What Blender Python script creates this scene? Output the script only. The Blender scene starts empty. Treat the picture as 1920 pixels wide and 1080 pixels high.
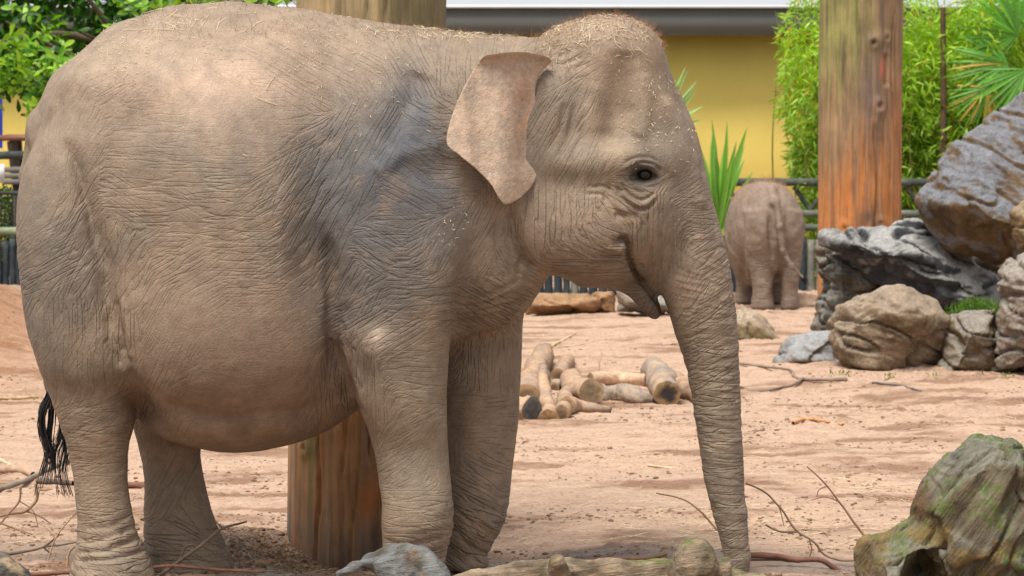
import bpy, math, random
import numpy as np
from mathutils import Vector
random.seed(7)
RNG = np.random.default_rng(11)
scene = bpy.context.scene
COL = scene.collection
# ---------------------------------------------------------------- camera
CAM_H = 2.235
F = 6375.0                      # focal length in photo pixels (1920 wide)
PITCH = math.atan(405.0 / F)
cam_data = bpy.data.cameras.new('camera')
cam_data.sensor_width = 36.0
cam_data.lens = 36.0 * F / 1920.0
cam_data.clip_end = 3000.0
cam_data.dof.use_dof = True
cam_data.dof.focus_distance = 14.7
cam_data.dof.aperture_fstop = 8.0
cam = bpy.data.objects.new('camera', cam_data)
cam.location = (0, 0, CAM_H)
cam.rotation_euler = (math.pi / 2 - PITCH, 0, 0)
COL.objects.link(cam)
scene.camera = cam
# ---------------------------------------------------------------- light
SUN_DIR = Vector((-0.24, -0.38, 1.0)).normalized()
world = bpy.data.worlds.new('World')
scene.world = world
world.use_nodes = True
wn = world.node_tree
bg = wn.nodes['Background']
sky = wn.nodes.new('ShaderNodeTexSky')
sky.sky_type = 'NISHITA'
sky.sun_disc = False
sky.sun_elevation = math.asin(SUN_DIR.z)
sky.sun_rotation = math.atan2(SUN_DIR.x, SUN_DIR.y)
sky.air_density = 1.0
sky.dust_density = 1.5
hs = wn.nodes.new('ShaderNodeHueSaturation')
hs.inputs['Saturation'].default_value = 0.3
wn.links.new(sky.outputs[0], hs.inputs['Color'])
cloud = wn.nodes.new('ShaderNodeMix'); cloud.data_type = 'RGBA'       # an even white cloud cover over the whole sky
cloud.inputs[0].default_value = 0.75
wn.links.new(hs.outputs[0], cloud.inputs[6]); cloud.inputs[7].default_value = (8.0, 8.2, 8.6, 1)
wn.links.new(cloud.outputs[2], bg.inputs['Color'])
bg.inputs['Strength'].default_value = 0.07
sun_data = bpy.data.lights.new('sun', 'SUN')
sun_data.energy = 3.4
sun_data.angle = math.radians(28)
sun_data.color = (1.0, 0.94, 0.86)
sun = bpy.data.objects.new('sun', sun_data)
sun.rotation_euler = (-SUN_DIR).to_track_quat('-Z', 'Y').to_euler()
COL.objects.link(sun)
scene.view_settings.view_transform = 'Standard'
scene.view_settings.look = 'None'
scene.view_settings.exposure = 0.72
scene.view_settings.gamma = 1.0
scene.view_settings.use_curve_mapping = False

# ---------------------------------------------------------------- helpers
SP, CP = math.sin(PITCH), math.cos(PITCH)
def W(px, py, Y):
    """photo pixel -> world point on the plane y = Y"""
    a = (px - 960.0) / F; b = (540.0 - py) / F
    dy = CP + b * SP; dz = -SP + b * CP
    t = Y / dy
    return (a * t, Y, CAM_H + dz * t)
def WX(px, py, Y): return W(px, py, Y)[0]
def WZ(py, Y): return W(960, py, Y)[2]
def project(p):
    x, y, z = p[:, 0], p[:, 1], p[:, 2] - CAM_H
    d = y * CP - z * SP
    u = y * SP + z * CP
    return 960 + F * x / d, 540 - F * u / d
def ground_at(px, py):
    """photo pixel -> point on the ground surface"""
    Y = CAM_H * F / max(py - 135.0, 5)
    for _ in range(12):
        x, _, z = W(px, py, Y)
        g = float(gz(np.array([x]), np.array([Y]))[0])
        Y += (z - g) * Y / (CAM_H - g) * 0.8
    x = WX(px, py, Y)
    return x, Y, float(gz(np.array([x]), np.array([Y]))[0])

_perm = np.random.default_rng(5).permutation(256).astype(np.int32)
_perm = np.concatenate([_perm, _perm, _perm])
_g = np.random.default_rng(6).normal(size=(256, 3)); _g /= np.linalg.norm(_g, axis=1)[:, None]
_g = _g.astype(np.float32)
def pnoise(p, seed=0):
    p = np.asarray(p, np.float32) + np.float32(seed * 17.31)
    i = np.floor(p).astype(np.int32); f = p - i
    i &= 255
    u = f * f * f * (f * (f * 6 - 15) + 10)
    r = np.zeros(len(p), np.float32)
    for dx in (0, 1):
        wx = u[:, 0] if dx else 1 - u[:, 0]
        hx = _perm[(i[:, 0] + dx) & 255]
        for dy in (0, 1):
            wy = u[:, 1] if dy else 1 - u[:, 1]
            hy = _perm[(hx + i[:, 1] + dy) & 255]
            for dz in (0, 1):
                wz = u[:, 2] if dz else 1 - u[:, 2]
                g = _g[_perm[(hy + i[:, 2] + dz) & 255]]
                r += wx * wy * wz * (g[:, 0] * (f[:, 0] - dx) + g[:, 1] * (f[:, 1] - dy) + g[:, 2] * (f[:, 2] - dz))
    return r * 1.5
def fbm(p, oct=4, seed=0, gain=.5):
    p = np.asarray(p, np.float32); r = 0; a = 1.0
    for o in range(oct):
        r = r + a * pnoise(p * (2.0 ** o), seed + o); a *= gain
    return r
def smooth01(a, b, x):
    t = np.clip((x - a) / (b - a), 0, 1); return t * t * (3 - 2 * t)

def curve_table(t, cols, n=240):
    """cubic hermite resampling of stations"""
    t = np.asarray(t, float); o = np.argsort(t); t = t[o]
    tt = np.linspace(t[0], t[-1], n); out = [tt]
    for c in cols:
        c = np.asarray(c, float)[o]
        m = np.gradient(c, t)
        k = np.clip(np.searchsorted(t, tt, 'right') - 1, 0, len(t) - 2)
        h = t[k + 1] - t[k]; s = (tt - t[k]) / h
        out.append((2*s**3-3*s**2+1)*c[k] + (s**3-2*s**2+s)*h*m[k] + (-2*s**3+3*s**2)*c[k+1] + (s**3-s**2)*h*m[k+1])
    return out

def smin(a, b, k):
    h = np.maximum(k - np.abs(a - b), 0) / k
    return np.minimum(a, b) - h * h * k * .25

class Field:
    """an implicit solid: smooth unions and cuts of simple shapes"""
    def __init__(self): self.ops = []
    def add(self, fn, lo, hi, k=.05, sub=False):
        m = k + .06
        self.ops.append((fn, np.array(lo) - m, np.array(hi) + m, k, sub))
    def stack(self, axis, t, c0, r0, c1, r1, k=.05, n=2.0, cap=.03):
        tt, C0, R0, C1, R1 = curve_table(t, [c0, r0, c1, r1])
        R0 = np.maximum(R0, .004); R1 = np.maximum(R1, .004)
        ot = [a for a in (0, 1, 2) if a != axis]
        lo = np.zeros(3); hi = np.zeros(3)
        lo[axis], hi[axis] = tt[0], tt[-1]
        E = 1 + k / np.minimum(R0, R1)
        lo[ot[0]], hi[ot[0]] = (C0 - np.minimum(R0 * E, R0 + .25)).min(), (C0 + np.minimum(R0 * E, R0 + .25)).max()
        lo[ot[1]], hi[ot[1]] = (C1 - np.minimum(R1 * E, R1 + .25)).min(), (C1 + np.minimum(R1 * E, R1 + .25)).max()
        def fn(p):
            q = p[:, axis]
            a0 = np.interp(q, tt, C0); b0 = np.interp(q, tt, R0)
            a1 = np.interp(q, tt, C1); b1 = np.interp(q, tt, R1)
            e = (np.abs((p[:, ot[0]] - a0) / b0) ** n + np.abs((p[:, ot[1]] - a1) / b1) ** n) ** (1.0 / n)
            d = (e - 1) * np.minimum(b0, b1)
            c = np.maximum(tt[0] - q, q - tt[-1])
            return -smin(-d, -c, cap)
        self.add(fn, lo, hi, k)
    def ellipsoid(self, c, r, k=.05, sub=False):
        c = np.array(c); r = np.array(r)
        def fn(p):
            q = (p - c) / r
            return (np.sqrt((q * q).sum(1)) - 1) * r.min()
        e = r * (1 + k / r.min())
        self.add(fn, c - e, c + e, k, sub)
    def curtain(self, pts, r, y0, y1, k=.02):
        """a groove cut right through, following a polyline in the x-z plane"""
        P = np.array(pts, float)
        def fn(p):
            d = np.full(len(p), 1e9)
            for a, b in zip(P[:-1], P[1:]):
                ab = b - a; X = p[:, [0, 2]] - a; s = np.clip((X @ ab) / (ab @ ab), 0, 1)
                d = np.minimum(d, np.linalg.norm(X - s[:, None] * ab, axis=1) - (r[0] + 0 * s))
            return np.maximum(d, np.maximum(y0 - p[:, 1], p[:, 1] - y1))
        self.add(fn, (P[:, 0].min() - .05, y0, P[:, 1].min() - .05), (P[:, 0].max() + .05, y1, P[:, 1].max() + .05), k, True)
    def chain(self, pts, k=.03):
        """tube of varying radius through (x, y, z, r)"""
        P = np.array(pts, float)
        for a, b in zip(P[:-1], P[1:]):
            def fn(p, a=a, b=b):
                ab = b[:3] - a[:3]
                s = np.clip(((p - a[:3]) @ ab) / (ab @ ab), 0, 1)
                return np.linalg.norm(p - a[:3] - s[:, None] * ab, axis=1) - (a[3] + s * (b[3] - a[3]))
            r = max(a[3], b[3])
            self.add(fn, np.minimum(a[:3], b[:3]) - r, np.maximum(a[:3], b[:3]) + r, k)
    def __call__(self, p):
        d = np.full(len(p), 1e3)
        for fn, lo, hi, k, sub in self.ops:
            m = np.nonzero(((p >= lo) & (p <= hi)).all(1))[0]
            if len(m) == 0: continue
            v = fn(p[m])
            d[m] = -smin(-d[m], v, k) if sub else smin(d[m], v, k)
        return d
    def bounds(self):
        u = [o for o in self.ops if not o[4]]
        return np.min([o[1] for o in u], 0), np.max([o[2] for o in u], 0)

def mesh_field(f, lo, hi, h, B=4):
    """surface nets on sparse blocks"""
    lo = np.asarray(lo, float); hi = np.asarray(hi, float)
    nb = np.ceil((hi - lo) / (B * h)).astype(int) + 1
    g = np.stack(np.meshgrid(*[np.arange(n) for n in nb], indexing='ij'), -1).reshape(-1, 3)
    d = f(lo + (g + .5) * B * h)
    g = g[np.abs(d) < B * h * 1.25]
    c = np.stack(np.meshgrid(*[np.arange(B + 1)] * 3, indexing='ij'), -1).reshape(-1, 3)
    V = np.empty((len(g), (B + 1) ** 3), np.float32)
    for s in range(0, len(g), 8000):
        gi = (g[s:s + 8000, None] * B + c[None]).reshape(-1, 3)
        V[s:s + 8000] = f(lo + gi * h).reshape(-1, (B + 1) ** 3)
    V = V.reshape(-1, B + 1, B + 1, B + 1)
    cor = [V[:, x:x + B, y:y + B, z:z + B] for x in (0, 1) for y in (0, 1) for z in (0, 1)]
    neg = sum((q < 0).astype(np.int8) for q in cor)
    act = np.nonzero((neg > 0) & (neg < 8))
    vals = np.stack([q[act] for q in cor], 1)                    # n,8
    ijk = g[act[0]] * B + np.stack(act[1:], 1)
    off = np.array([[x, y, z] for x in (0, 1) for y in (0, 1) for z in (0, 1)], float)
    acc = np.zeros((len(ijk), 3)); cnt = np.zeros(len(ijk))
    for a in range(8):
        for ax, bit in ((0, 4), (1, 2), (2, 1)):
            if a & bit: continue
            b = a | bit
            va, vb = vals[:, a], vals[:, b]
            m = (va < 0) != (vb < 0)
            t = va[m] / (va[m] - vb[m])
            acc[m] += off[a] + t[:, None] * (off[b] - off[a]); cnt[m] += 1
    verts = lo + (ijk + acc / cnt[:, None]) * h
    N = nb * B + 3
    key = (ijk[:, 0] * N[1] + ijk[:, 1]) * N[2] + ijk[:, 2]
    order = np.argsort(key); sk = key[order]
    def find(k):
        p = np.clip(np.searchsorted(sk, k), 0, len(sk) - 1)
        return np.where(sk[p] == k, order[p], -1)
    st = np.array([N[1] * N[2], N[2], 1])
    quads = []
    for ax, bit in ((0, 4), (1, 2), (2, 1)):
        m = np.nonzero((vals[:, 0] < 0) != (vals[:, bit] < 0))[0]
        u, v = [(1, 2), (2, 0), (0, 1)][ax]
        k = key[m]
        q = np.stack([m, find(k - st[u]), find(k - st[u] - st[v]), find(k - st[v])], 1)
        fl = vals[m, 0] > 0
        q[fl] = q[fl][:, ::-1]
        quads.append(q[(q >= 0).all(1)])
    q = np.concatenate(quads)
    return verts, q

def vnormals(v, q):
    n = np.cross(v[q[:, 2]] - v[q[:, 0]], v[q[:, 3 % q.shape[1]]] - v[q[:, 1]]) if q.shape[1] == 4 else np.cross(v[q[:, 1]] - v[q[:, 0]], v[q[:, 2]] - v[q[:, 0]])
    out = np.zeros_like(v)
    for c in range(q.shape[1]):
        for a in range(3):
            out[:, a] += np.bincount(q[:, c], n[:, a], len(v))
    return out / np.maximum(np.linalg.norm(out, axis=1), 1e-12)[:, None]
def relax(v, q, it=2, w=.5):
    a = np.concatenate([q.ravel(), np.roll(q, 1, 1).ravel()]); b = np.concatenate([np.roll(q, 1, 1).ravel(), q.ravel()])
    c = np.maximum(np.bincount(a, minlength=len(v)), 1)
    for _ in range(it):
        s = np.stack([np.bincount(a, v[b, k], len(v)) for k in range(3)], 1) / c[:, None]
        v = v + w * (s - v)
    return v

def raw_mesh(name, v, faces, mat=None, smooth=True, color=None):
    """faces: (n,k) array, or list of such arrays"""
    if not isinstance(faces, list): faces = [faces]
    faces = [np.asarray(f, np.int32) for f in faces if len(f)]
    me = bpy.data.meshes.new(name)
    me.vertices.add(len(v)); me.vertices.foreach_set('co', np.asarray(v, np.float32).ravel())
    nl = sum(f.size for f in faces); npoly = sum(len(f) for f in faces)
    me.loops.add(nl); me.loops.foreach_set('vertex_index', np.concatenate([f.ravel() for f in faces]))
    me.polygons.add(npoly)
    tot = np.concatenate([np.full(len(f), f.shape[1], np.int32) for f in faces])
    me.polygons.foreach_set('loop_start', np.concatenate([[0], np.cumsum(tot)[:-1]]).astype(np.int32))
    if smooth: me.polygons.foreach_set('use_smooth', np.ones(npoly, bool))
    if color is not None:
        at = me.attributes.new('tint', 'FLOAT_COLOR', 'POINT')
        c = np.ones((len(v), 4), np.float32); c[:, :color.shape[1]] = color
        at.data.foreach_set('color', c.ravel())
    me.update(calc_edges=True); me.validate()
    if mat: me.materials.append(mat)
    return me
def link(name, me, parent=None, loc=(0, 0, 0)):
    o = bpy.data.objects.new(name, me); COL.objects.link(o)
    o.location = loc
    if parent: o.parent = parent
    return o
def tag(o, label=None, cat=None, group=None, kind=None):
    if label: o['label'] = label
    if cat: o['category'] = cat
    if group: o['group'] = group
    if kind: o['kind'] = kind
    return o
def thing(name, label, cat, loc, group=None):
    return tag(link(name, None, None, loc), label, cat, group)

# ---------------------------------------------------------------- materials
def new_mat(name):
    m = bpy.data.materials.new(name); m.use_nodes = True
    nt = m.node_tree; b = nt.nodes['Principled BSDF']
    return m, nt, b
def nd(nt, t, **kw):
    n = nt.nodes.new(t)
    for k, v in kw.items():
        if k.startswith('i_'):
            k = k[2:].replace('_', ' ')
            n.inputs[k].default_value = v
        else: setattr(n, k, v)
    return n
def L(nt, a, b): nt.links.new(a, b)
def ramp(nt, fac, stops):
    r = nt.nodes.new('ShaderNodeValToRGB')
    e = r.color_ramp.elements
    while len(e) < len(stops): e.new(.5)
    for x, (p, c) in zip(e, stops):
        x.position = p; x.color = (*c, 1) if len(c) == 3 else c
    L(nt, fac, r.inputs[0]); return r
def mixc(nt, fac, a, b, blend='MIX'):
    m = nt.nodes.new('ShaderNodeMix'); m.data_type = 'RGBA'; m.blend_type = blend
    for s, v in ((0, fac), (6, a), (7, b)):
        if hasattr(v, 'links') or hasattr(v, 'is_output'): L(nt, v, m.inputs[s])
        else: m.inputs[s].default_value = v if s == 0 else (*v, 1)
    return m.outputs[2]
def noise_tex(nt, scale, detail=4, rough=.55, vec=None, stretch=None):
    tc = nt.nodes.new('ShaderNodeTexCoord')
    src = vec or tc.outputs['Object']
    if stretch:
        mp = nt.nodes.new('ShaderNodeMapping'); mp.inputs['Scale'].default_value = stretch
        L(nt, src, mp.inputs[0]); src = mp.outputs[0]
    n = nd(nt, 'ShaderNodeTexNoise', i_Scale=scale, i_Detail=detail, i_Roughness=rough)
    L(nt, src, n.inputs['Vector']); return n.outputs['Fac']
def bump(nt, b, height, dist, strength=1.0):
    n = nt.nodes.new('ShaderNodeBump'); n.inputs['Distance'].default_value = dist
    n.inputs['Strength'].default_value = strength
    L(nt, height, n.inputs['Height'])
    if b.inputs['Normal'].is_linked:
        L(nt, b.inputs['Normal'].links[0].from_socket, n.inputs['Normal'])
    L(nt, n.outputs[0], b.inputs['Normal'])
def tint_mat(name, rough=.8, nscale=6, var=.25, bumps=(), spec=.3):
    """base colour from the mesh's own tint, broken up with noise"""
    m, nt, b = new_mat(name)
    a = nd(nt, 'ShaderNodeAttribute', attribute_name='tint')
    n = noise_tex(nt, nscale, 6, .6)
    r = ramp(nt, n, [(.25, (1 - var,) * 3), (.75, (1 + var,) * 3)])
    L(nt, mixc(nt, 1.0, a.outputs['Color'], r.outputs[0], 'MULTIPLY'), b.inputs['Base Color'])
    b.inputs['Roughness'].default_value = rough
    b.inputs['Specular IOR Level'].default_value = spec
    for sc, dist, st in bumps:
        bump(nt, b, noise_tex(nt, sc, 5, .6, stretch=st), dist)
    return m
# ================================================================ ground
def gz(x, y):
    p = np.stack([x * .35, y * .35, np.zeros_like(x)], 1)
    z = .05 * pnoise(p, 3) * smooth01(17.5, 21, y)
    z = z + .85 * np.exp(-((x + 5.6) / 1.30) ** 2 - ((y - 28.6) / 3.0) ** 2)
    z = z - .10 * np.exp(-((x + .72) / .8) ** 2 - ((y - 15.75) / .45) ** 2)
    z = z + .10 * np.exp(-((x + 1.35) / .28) ** 2 - ((y - 15.95) / .35) ** 2)
    z = z + .14 * np.exp(-((x - 4.2) / 2.2) ** 2 - ((y - 26.5) / 2.2) ** 2)
    return z
def ground_detail(x, y):
    p = np.stack([x, y, np.zeros_like(x)], 1)
    # trampled clay: broad hollows, streaks scraped sideways, clods
    a = fbm(p * np.array([.9, .55, 1]), 3, 20) * .022
    a = a + .018 * fbm(p * np.array([1.3, 4.2, 1]), 5, 25, .58)
    m = smooth01(-.1, .5, fbm(p * np.array([.7, .8, 1]), 2, 31))
    c = fbm(p * np.array([9, 7, 1]), 4, 36)
    a = a + m * (.026 * np.maximum(c, 0) ** 1.2 + .016 * np.maximum(pnoise(p * 22, 40), 0))
    a = a + .0065 * fbm(p * 17, 3, 45)
    return a
ys = np.concatenate([np.linspace(8.5, 11.5, 30, endpoint=False), 11.5 * (36 / 11.5) ** np.linspace(0, 1, 640)])
xs_u = np.linspace(-1, 1, 620)
GY, GU = np.meshgrid(ys, xs_u, indexing='ij')
GX = GU * (1.0 + GY * .172)
gx, gy = GX.ravel(), GY.ravel()
h0 = gz(gx, gy) + ground_detail(gx, gy)
nx = len(xs_u); iy, ix = np.meshgrid(np.arange(len(ys) - 1), np.arange(nx - 1), indexing='ij')
b0 = (iy * nx + ix).ravel()
gq = np.stack([b0, b0 + 1, b0 + nx + 1, b0 + nx], 1)
# soil colour: dry pinkish sand, darker damp scrapes and the wet muddy strip by the elephant's feet
pp = np.stack([gx, gy, np.zeros_like(gx)], 1)
dampn = smooth01(.0, .65, fbm(pp * np.array([1.1, 2.6, 1]), 5, 60, .6))
wetstrip = np.exp(-((gy - 15.1) / 1.3) ** 2) * smooth01(-.25, .45, fbm(pp * np.array([1.1, 2.0, 1]), 3, 66) + .15)
dry = np.array([.475, .322, .228]); damp = np.array([.25, .140, .080]); wet = np.array([.15, .105, .075]); orange = np.array([.30, .125, .045])
gc = dry[None] * (1 - .95 * dampn[:, None]) + damp[None] * .95 * dampn[:, None]
w = (.75 * wetstrip)[:, None]; gc = gc * (1 - w) + wet * w
mo = (np.exp(-((gx + 5.4) / 1.9) ** 2 - ((gy - 27.6) / 4.5) ** 2) * 1.0)[:, None]; gc = gc * (1 - mo) + orange * mo
ga = np.concatenate([gc, np.clip(wetstrip, 0, 1)[:, None]], 1)
m, nt, b = new_mat('trampled_sand')
at = nd(nt, 'ShaderNodeAttribute', attribute_name='tint')
n1 = noise_tex(nt, 5, 8, .65, stretch=(1, 2.2, 1))
r1 = ramp(nt, n1, [(.25, (.72, .66, .62)), (.5, (1, 1, 1)), (.75, (1.18, 1.16, 1.14))])
c1 = mixc(nt, 1.0, at.outputs['Color'], r1.outputs[0], 'MULTIPLY')
n2 = noise_tex(nt, 40, 4, .6, stretch=(1, 1.6, 1))
r2 = ramp(nt, n2, [(.32, (.45, .38, .33)), (.44, (1, 1, 1)), (.66, (1, 1, 1)), (.78, (1.3, 1.27, 1.2))])
L(nt, mixc(nt, 1.0, c1, r2.outputs[0], 'MULTIPLY'), b.inputs['Base Color'])
rr = nd(nt, 'ShaderNodeMapRange'); L(nt, at.outputs['Alpha'], rr.inputs[0])
rr.inputs[1].default_value = .35; rr.inputs[2].default_value = .95; rr.inputs[3].default_value = .9; rr.inputs[4].default_value = .26
L(nt, rr.outputs[0], b.inputs['Roughness'])
bump(nt, b, noise_tex(nt, 26, 6, .7), .03, .9)
GROUND = m
g = link('ground', raw_mesh('ground', np.stack([gx, gy, h0], 1), gq, GROUND, True, ga)); tag(g, kind='structure')
# the plain beyond and beside the dense sheet, a step lower so the sheets never meet in one plane
def strip(x0, x1, y0, y1, n, mm):
    X, Y = np.meshgrid(np.linspace(x0, x1, n), np.linspace(y0, y1, mm)); X = X.ravel(); Y = Y.ravel()
    z = np.full_like(X, -.14)
    q = (np.arange(mm - 1)[:, None] * n + np.arange(n - 1)[None]).ravel()
    return np.stack([X, Y, z], 1), np.stack([q, q + 1, q + n + 1, q + n], 1)
v, q = strip(-900, 900, -300, 2500, 8, 8)
gm = raw_mesh('terrain', v, q, GROUND, True, np.tile(np.array([[.32, .205, .13, 0]]), (len(v), 1)))
tag(link('terrain', gm), kind='structure')
# ================================================================ the elephant
VOX = 0.0094
YC = 15.05; YN = YC - .23; YF = YC + .21
px_m = F / YC
def elephant_field():
    f = Field()
    def xs(px, py, Y): return WX(px, py, Y)
    # trunk of the body: stations across the length
    st = [(62, 235, 430, .10), (90, 182, 560, .25), (150, 108, 690, .41), (230, 50, 740, .50), (330, 19, 800, .54), (430, 8, 836, .595), (540, 18, 824, .56), (640, 34, 788, .44), (740, 48, 720, .465), (840, 58, 650, .45), (930, 67, 592, .385), (1010, 74, 520, .31), (1080, 110, 440, .20)]
    t = [xs(s[0], 400, YC) for s in st]
    zt = np.array([WZ(s[1], YC) for s in st]); zb = np.array([WZ(s[2], YC) for s in st])
    f.stack(0, t, [YC] * len(st), [s[3] for s in st], (zt + zb) / 2, (zt - zb) / 2, k=.05, n=2.12)
    # spine ridge and sacrum
    f.chain([(*W(78, 246, YC + .02), .05), (*W(135, 168, YC + .02), .07), (*W(232, 94, YC + .02), .08), (*W(330, 62, YC), .075), (*W(430, 54, YC), .07), (*W(560, 68, YC), .07), (*W(760, 104, YC), .08)], k=.09)
    def leg(rows, Y, k, ryf, yoff=None, n=2.0):
        t = [WZ(r[0], Y) for r in rows]
        xl = np.array([xs(r[1], r[0], Y) for r in rows]); xr = np.array([xs(r[2], r[0], Y) for r in rows])
        ry = [(r[3] if len(r) > 3 else (b - a) / 2 * ryf) for r, a, b in zip(rows, xl, xr)]
        yc = [Y + (r[4] if len(r) > 4 else 0) for r in rows]
        f.stack(2, t, (xl + xr) / 2, (xr - xl) / 2, yc, ry, k=k, n=n, cap=.04)
    hn = [(165, 190, 300, .06, 0), (200, 130, 300, .14), (250, 80, 290, .20), (300, 52, 270, .23), (350, 38, 255, .25), (400, 33, 250, .26), (450, 33, 246, .265), (510, 38, 245, .265), (560, 45, 245, .26), (610, 52, 246, .25), (650, 62, 246, .24), (690, 75, 244, .22), (730, 88, 244, .2), (780, 105, 243, .18), (820, 120, 241, .165), (860, 130, 240), (900, 138, 240), (950, 142, 246), (1000, 143, 260), (1040, 138, 279), (1072, 130, 290), (1096, 124, 296)]
    hn = [r if len(r) > 3 else (*r, (r[2] - r[1]) / 2 / px_m * 1.08) for r in hn]
    hn = [(r[0], r[1], r[2], r[3], -.03 if r[0] < 700 else 0) for r in hn]
    leg(hn, YN, .06, 1.05)
    hf = [(400, 60, 330, .2), (560, 110, 350, .22), (680, 190, 362, .2), (770, 244, 366), (830, 258, 373), (880, 268, 380), (930, 270, 392), (980, 268, 406), (1020, 267, 425), (1058, 270, 442), (1070, 266, 448)]
    leg(hf, YF, .07, 1.0)
    fn = [(260, 690, 800, .05, -.14), (320, 655, 825, .10, -.14), (400, 632, 846, .15, -.11), (480, 624, 852, .19, -.10), (560, 628, 852, .20, -.09), (610, 632, 847, .205, -.08), (660, 637, 842, .205, -.07), (700, 647, 840, .2, -.06), (740, 662, 838, .195, -.05), (780, 680, 838, .18, -.04), (840, 700, 841), (900, 710, 846), (950, 716, 851), (985, 715, 852), (1015, 717, 846), (1040, 716, 838), (1074, 706, 838), (1096, 700, 840)]
    leg(fn, YN, .025, 1.06, n=2.5)
    f.curtain([(WX(a, b, YN - .1), WZ(b, YN - .1)) for a, b in [(612,610),(617,650),(624,690),(638,724),(660,772)]], [.026], YC - .9, YC - .33, .045)
    f.ellipsoid(W(596, 620, YC - .63), (.15, .23, .36), .14, sub=True)
    ff = [(420, 800, 985, .15), (500, 812, 990, .19), (560, 822, 984, .2), (620, 822, 981), (680, 818, 979), (740, 816, 976), (800, 816, 972), (860, 816, 965), (920, 818, 957), (965, 820, 951), (1000, 822, 940), (1030, 822, 921), (1070, 822, 918)]
    leg(ff, YF, .06, 1.1)
    # elbow knob, shoulder blade, hip bone, knees
    f.ellipsoid(W(708, 634, YN - .255), (.055, .03, .075), .05)
    f.ellipsoid(W(745, 420, YC - .44), (.20, .09, .33), .12)
    f.ellipsoid(W(215, 170, YC - .28), (.20, .12, .10), .14)
    f.chain([(*W(266, 92, YC - .20), .03), (*W(208, 122, YC - .235), .045), (*W(158, 162, YC - .25), .048), (*W(118, 208, YC - .25), .048), (*W(90, 254, YC - .23), .04)], .05)
    f.ellipsoid(W(785, 965, YN - .10), (.11, .08, .12), .06)
    f.ellipsoid(W(405, 640, YC - .42), (.40, .20, .33), .16)
    f.ellipsoid(W(420, 790, YC), (.32, .40, .10), .10)
    # chest and throat
    f.ellipsoid(W(930, 500, YC - .02), (.20, .30, .26), .10)
    f.ellipsoid(W(985, 400, YC), (.16, .27, .26), .08)
    # head
    hd = [(36, 1085, 1185, .10), (50, 1042, 1212, .155), (70, 1020, 1227, .20), (110, 1000, 1249, .255), (160, 985, 1266, .285), (210, 975, 1284, .30), (250, 968, 1298, .31), (300, 960, 1308, .325), (350, 957, 1312, .335), (400, 960, 1310, .335), (440, 967, 1296, .32), (480, 982, 1270, .28), (508, 1020, 1240, .22), (530, 1085, 1215, .14)]
    leg(hd, YC, .05, 1, n=2.15)
    for s in (-1, 1):                           # twin domes, cheeks, brows
        f.ellipsoid(W(1145, 92, YC + s * .12), (.20, .14, .13), .08)
        f.ellipsoid(W(1085, 425, YC + s * .20), (.25, .155, .20), .10)
        f.ellipsoid(W(1228, 300, YC + s * .215), (.085, .06, .07), .07)
        f.ellipsoid(W(1215, 372, YC + s * .235), (.065, .05, .05), .06)
        f.ellipsoid(W(1164, 198, YC + s * .340), (.075, .085, .17), .07, sub=True)
        f.ellipsoid(W(1142, 268, YC + s * .36), (.05, .06, .05), .06, sub=True)
        f.ellipsoid(W(1110, 305, YC + s * .300), (.15, .06, .06), .08)
        f.ellipsoid(W(1035, 215, YC + s * .255), (.09, .08, .19), .09)
    # trunk
    tk = [(180, 1180, 1272, .12), (240, 1190, 1299, .155), (300, 1205, 1316, .175), (360, 1210, 1331, .185), (420, 1206, 1349, .19), (470, 1202, 1363, .185), (520, 1212, 1373, .178), (560, 1233, 1378, .170), (600, 1252, 1383, .16), (640, 1270, 1386, .148), (690, 1285, 1388, .135), (740, 1295, 1389, .124), (790, 1303, 1391, .115), (850, 1312, 1394, .107), (910, 1322, 1397, .098), (960, 1335, 1401, .09), (1010, 1348, 1405, .082), (1050, 1357, 1408, .075), (1082, 1361, 1404, .066)]
    leg(tk, YC, .055, 1)
    # lower lip hanging behind the trunk
    f.chain([(*W(1100, 505, YC), .085), (*W(1165, 511, YC), .075), (*W(1200, 536, YC), .064), (*W(1216, 564, YC), .048), (*W(1227, 589, YC), .028)], k=.035)
    # the mouth: a slit between cheek and trunk that opens behind the hanging lip
    f.curtain([(WX(a, b, YC), WZ(b, YC)) for a, b in [(1238,556),(1247,578),(1254,604),(1258,628)]], [.007], YC - .4, YC + .4, .02)
    # tail
    f.chain([(*W(78, 228, YC + .05), .06), (*W(58, 330, YC + .07), .05), (*W(62, 470, YC + .10), .042), (*W(80, 620, YC + .10), .034), (*W(96, 715, YC + .08), .028), (*W(98, 764, YC + .07), .018)], k=.03)
    # eye socket
    for s in (-1, 1):
        f.ellipsoid(W(1209, 327, YC + s * .305), (.064, .055, .036), .028, sub=True)
        f.chain([(*W(1176, 328, YC + s * .262), .011), (*W(1190, 315, YC + s * .287), .013), (*W(1208, 309, YC + s * .292), .015), (*W(1226, 314, YC + s * .284), .014), (*W(1240, 330, YC + s * .262), .011)], k=.02)
        f.chain([(*W(1180, 334, YC + s * .262), .010), (*W(1196, 345, YC + s * .277), .011), (*W(1215, 351, YC + s * .278), .011), (*W(1236, 344, YC + s * .262), .010)], k=.02)
    return f

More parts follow.
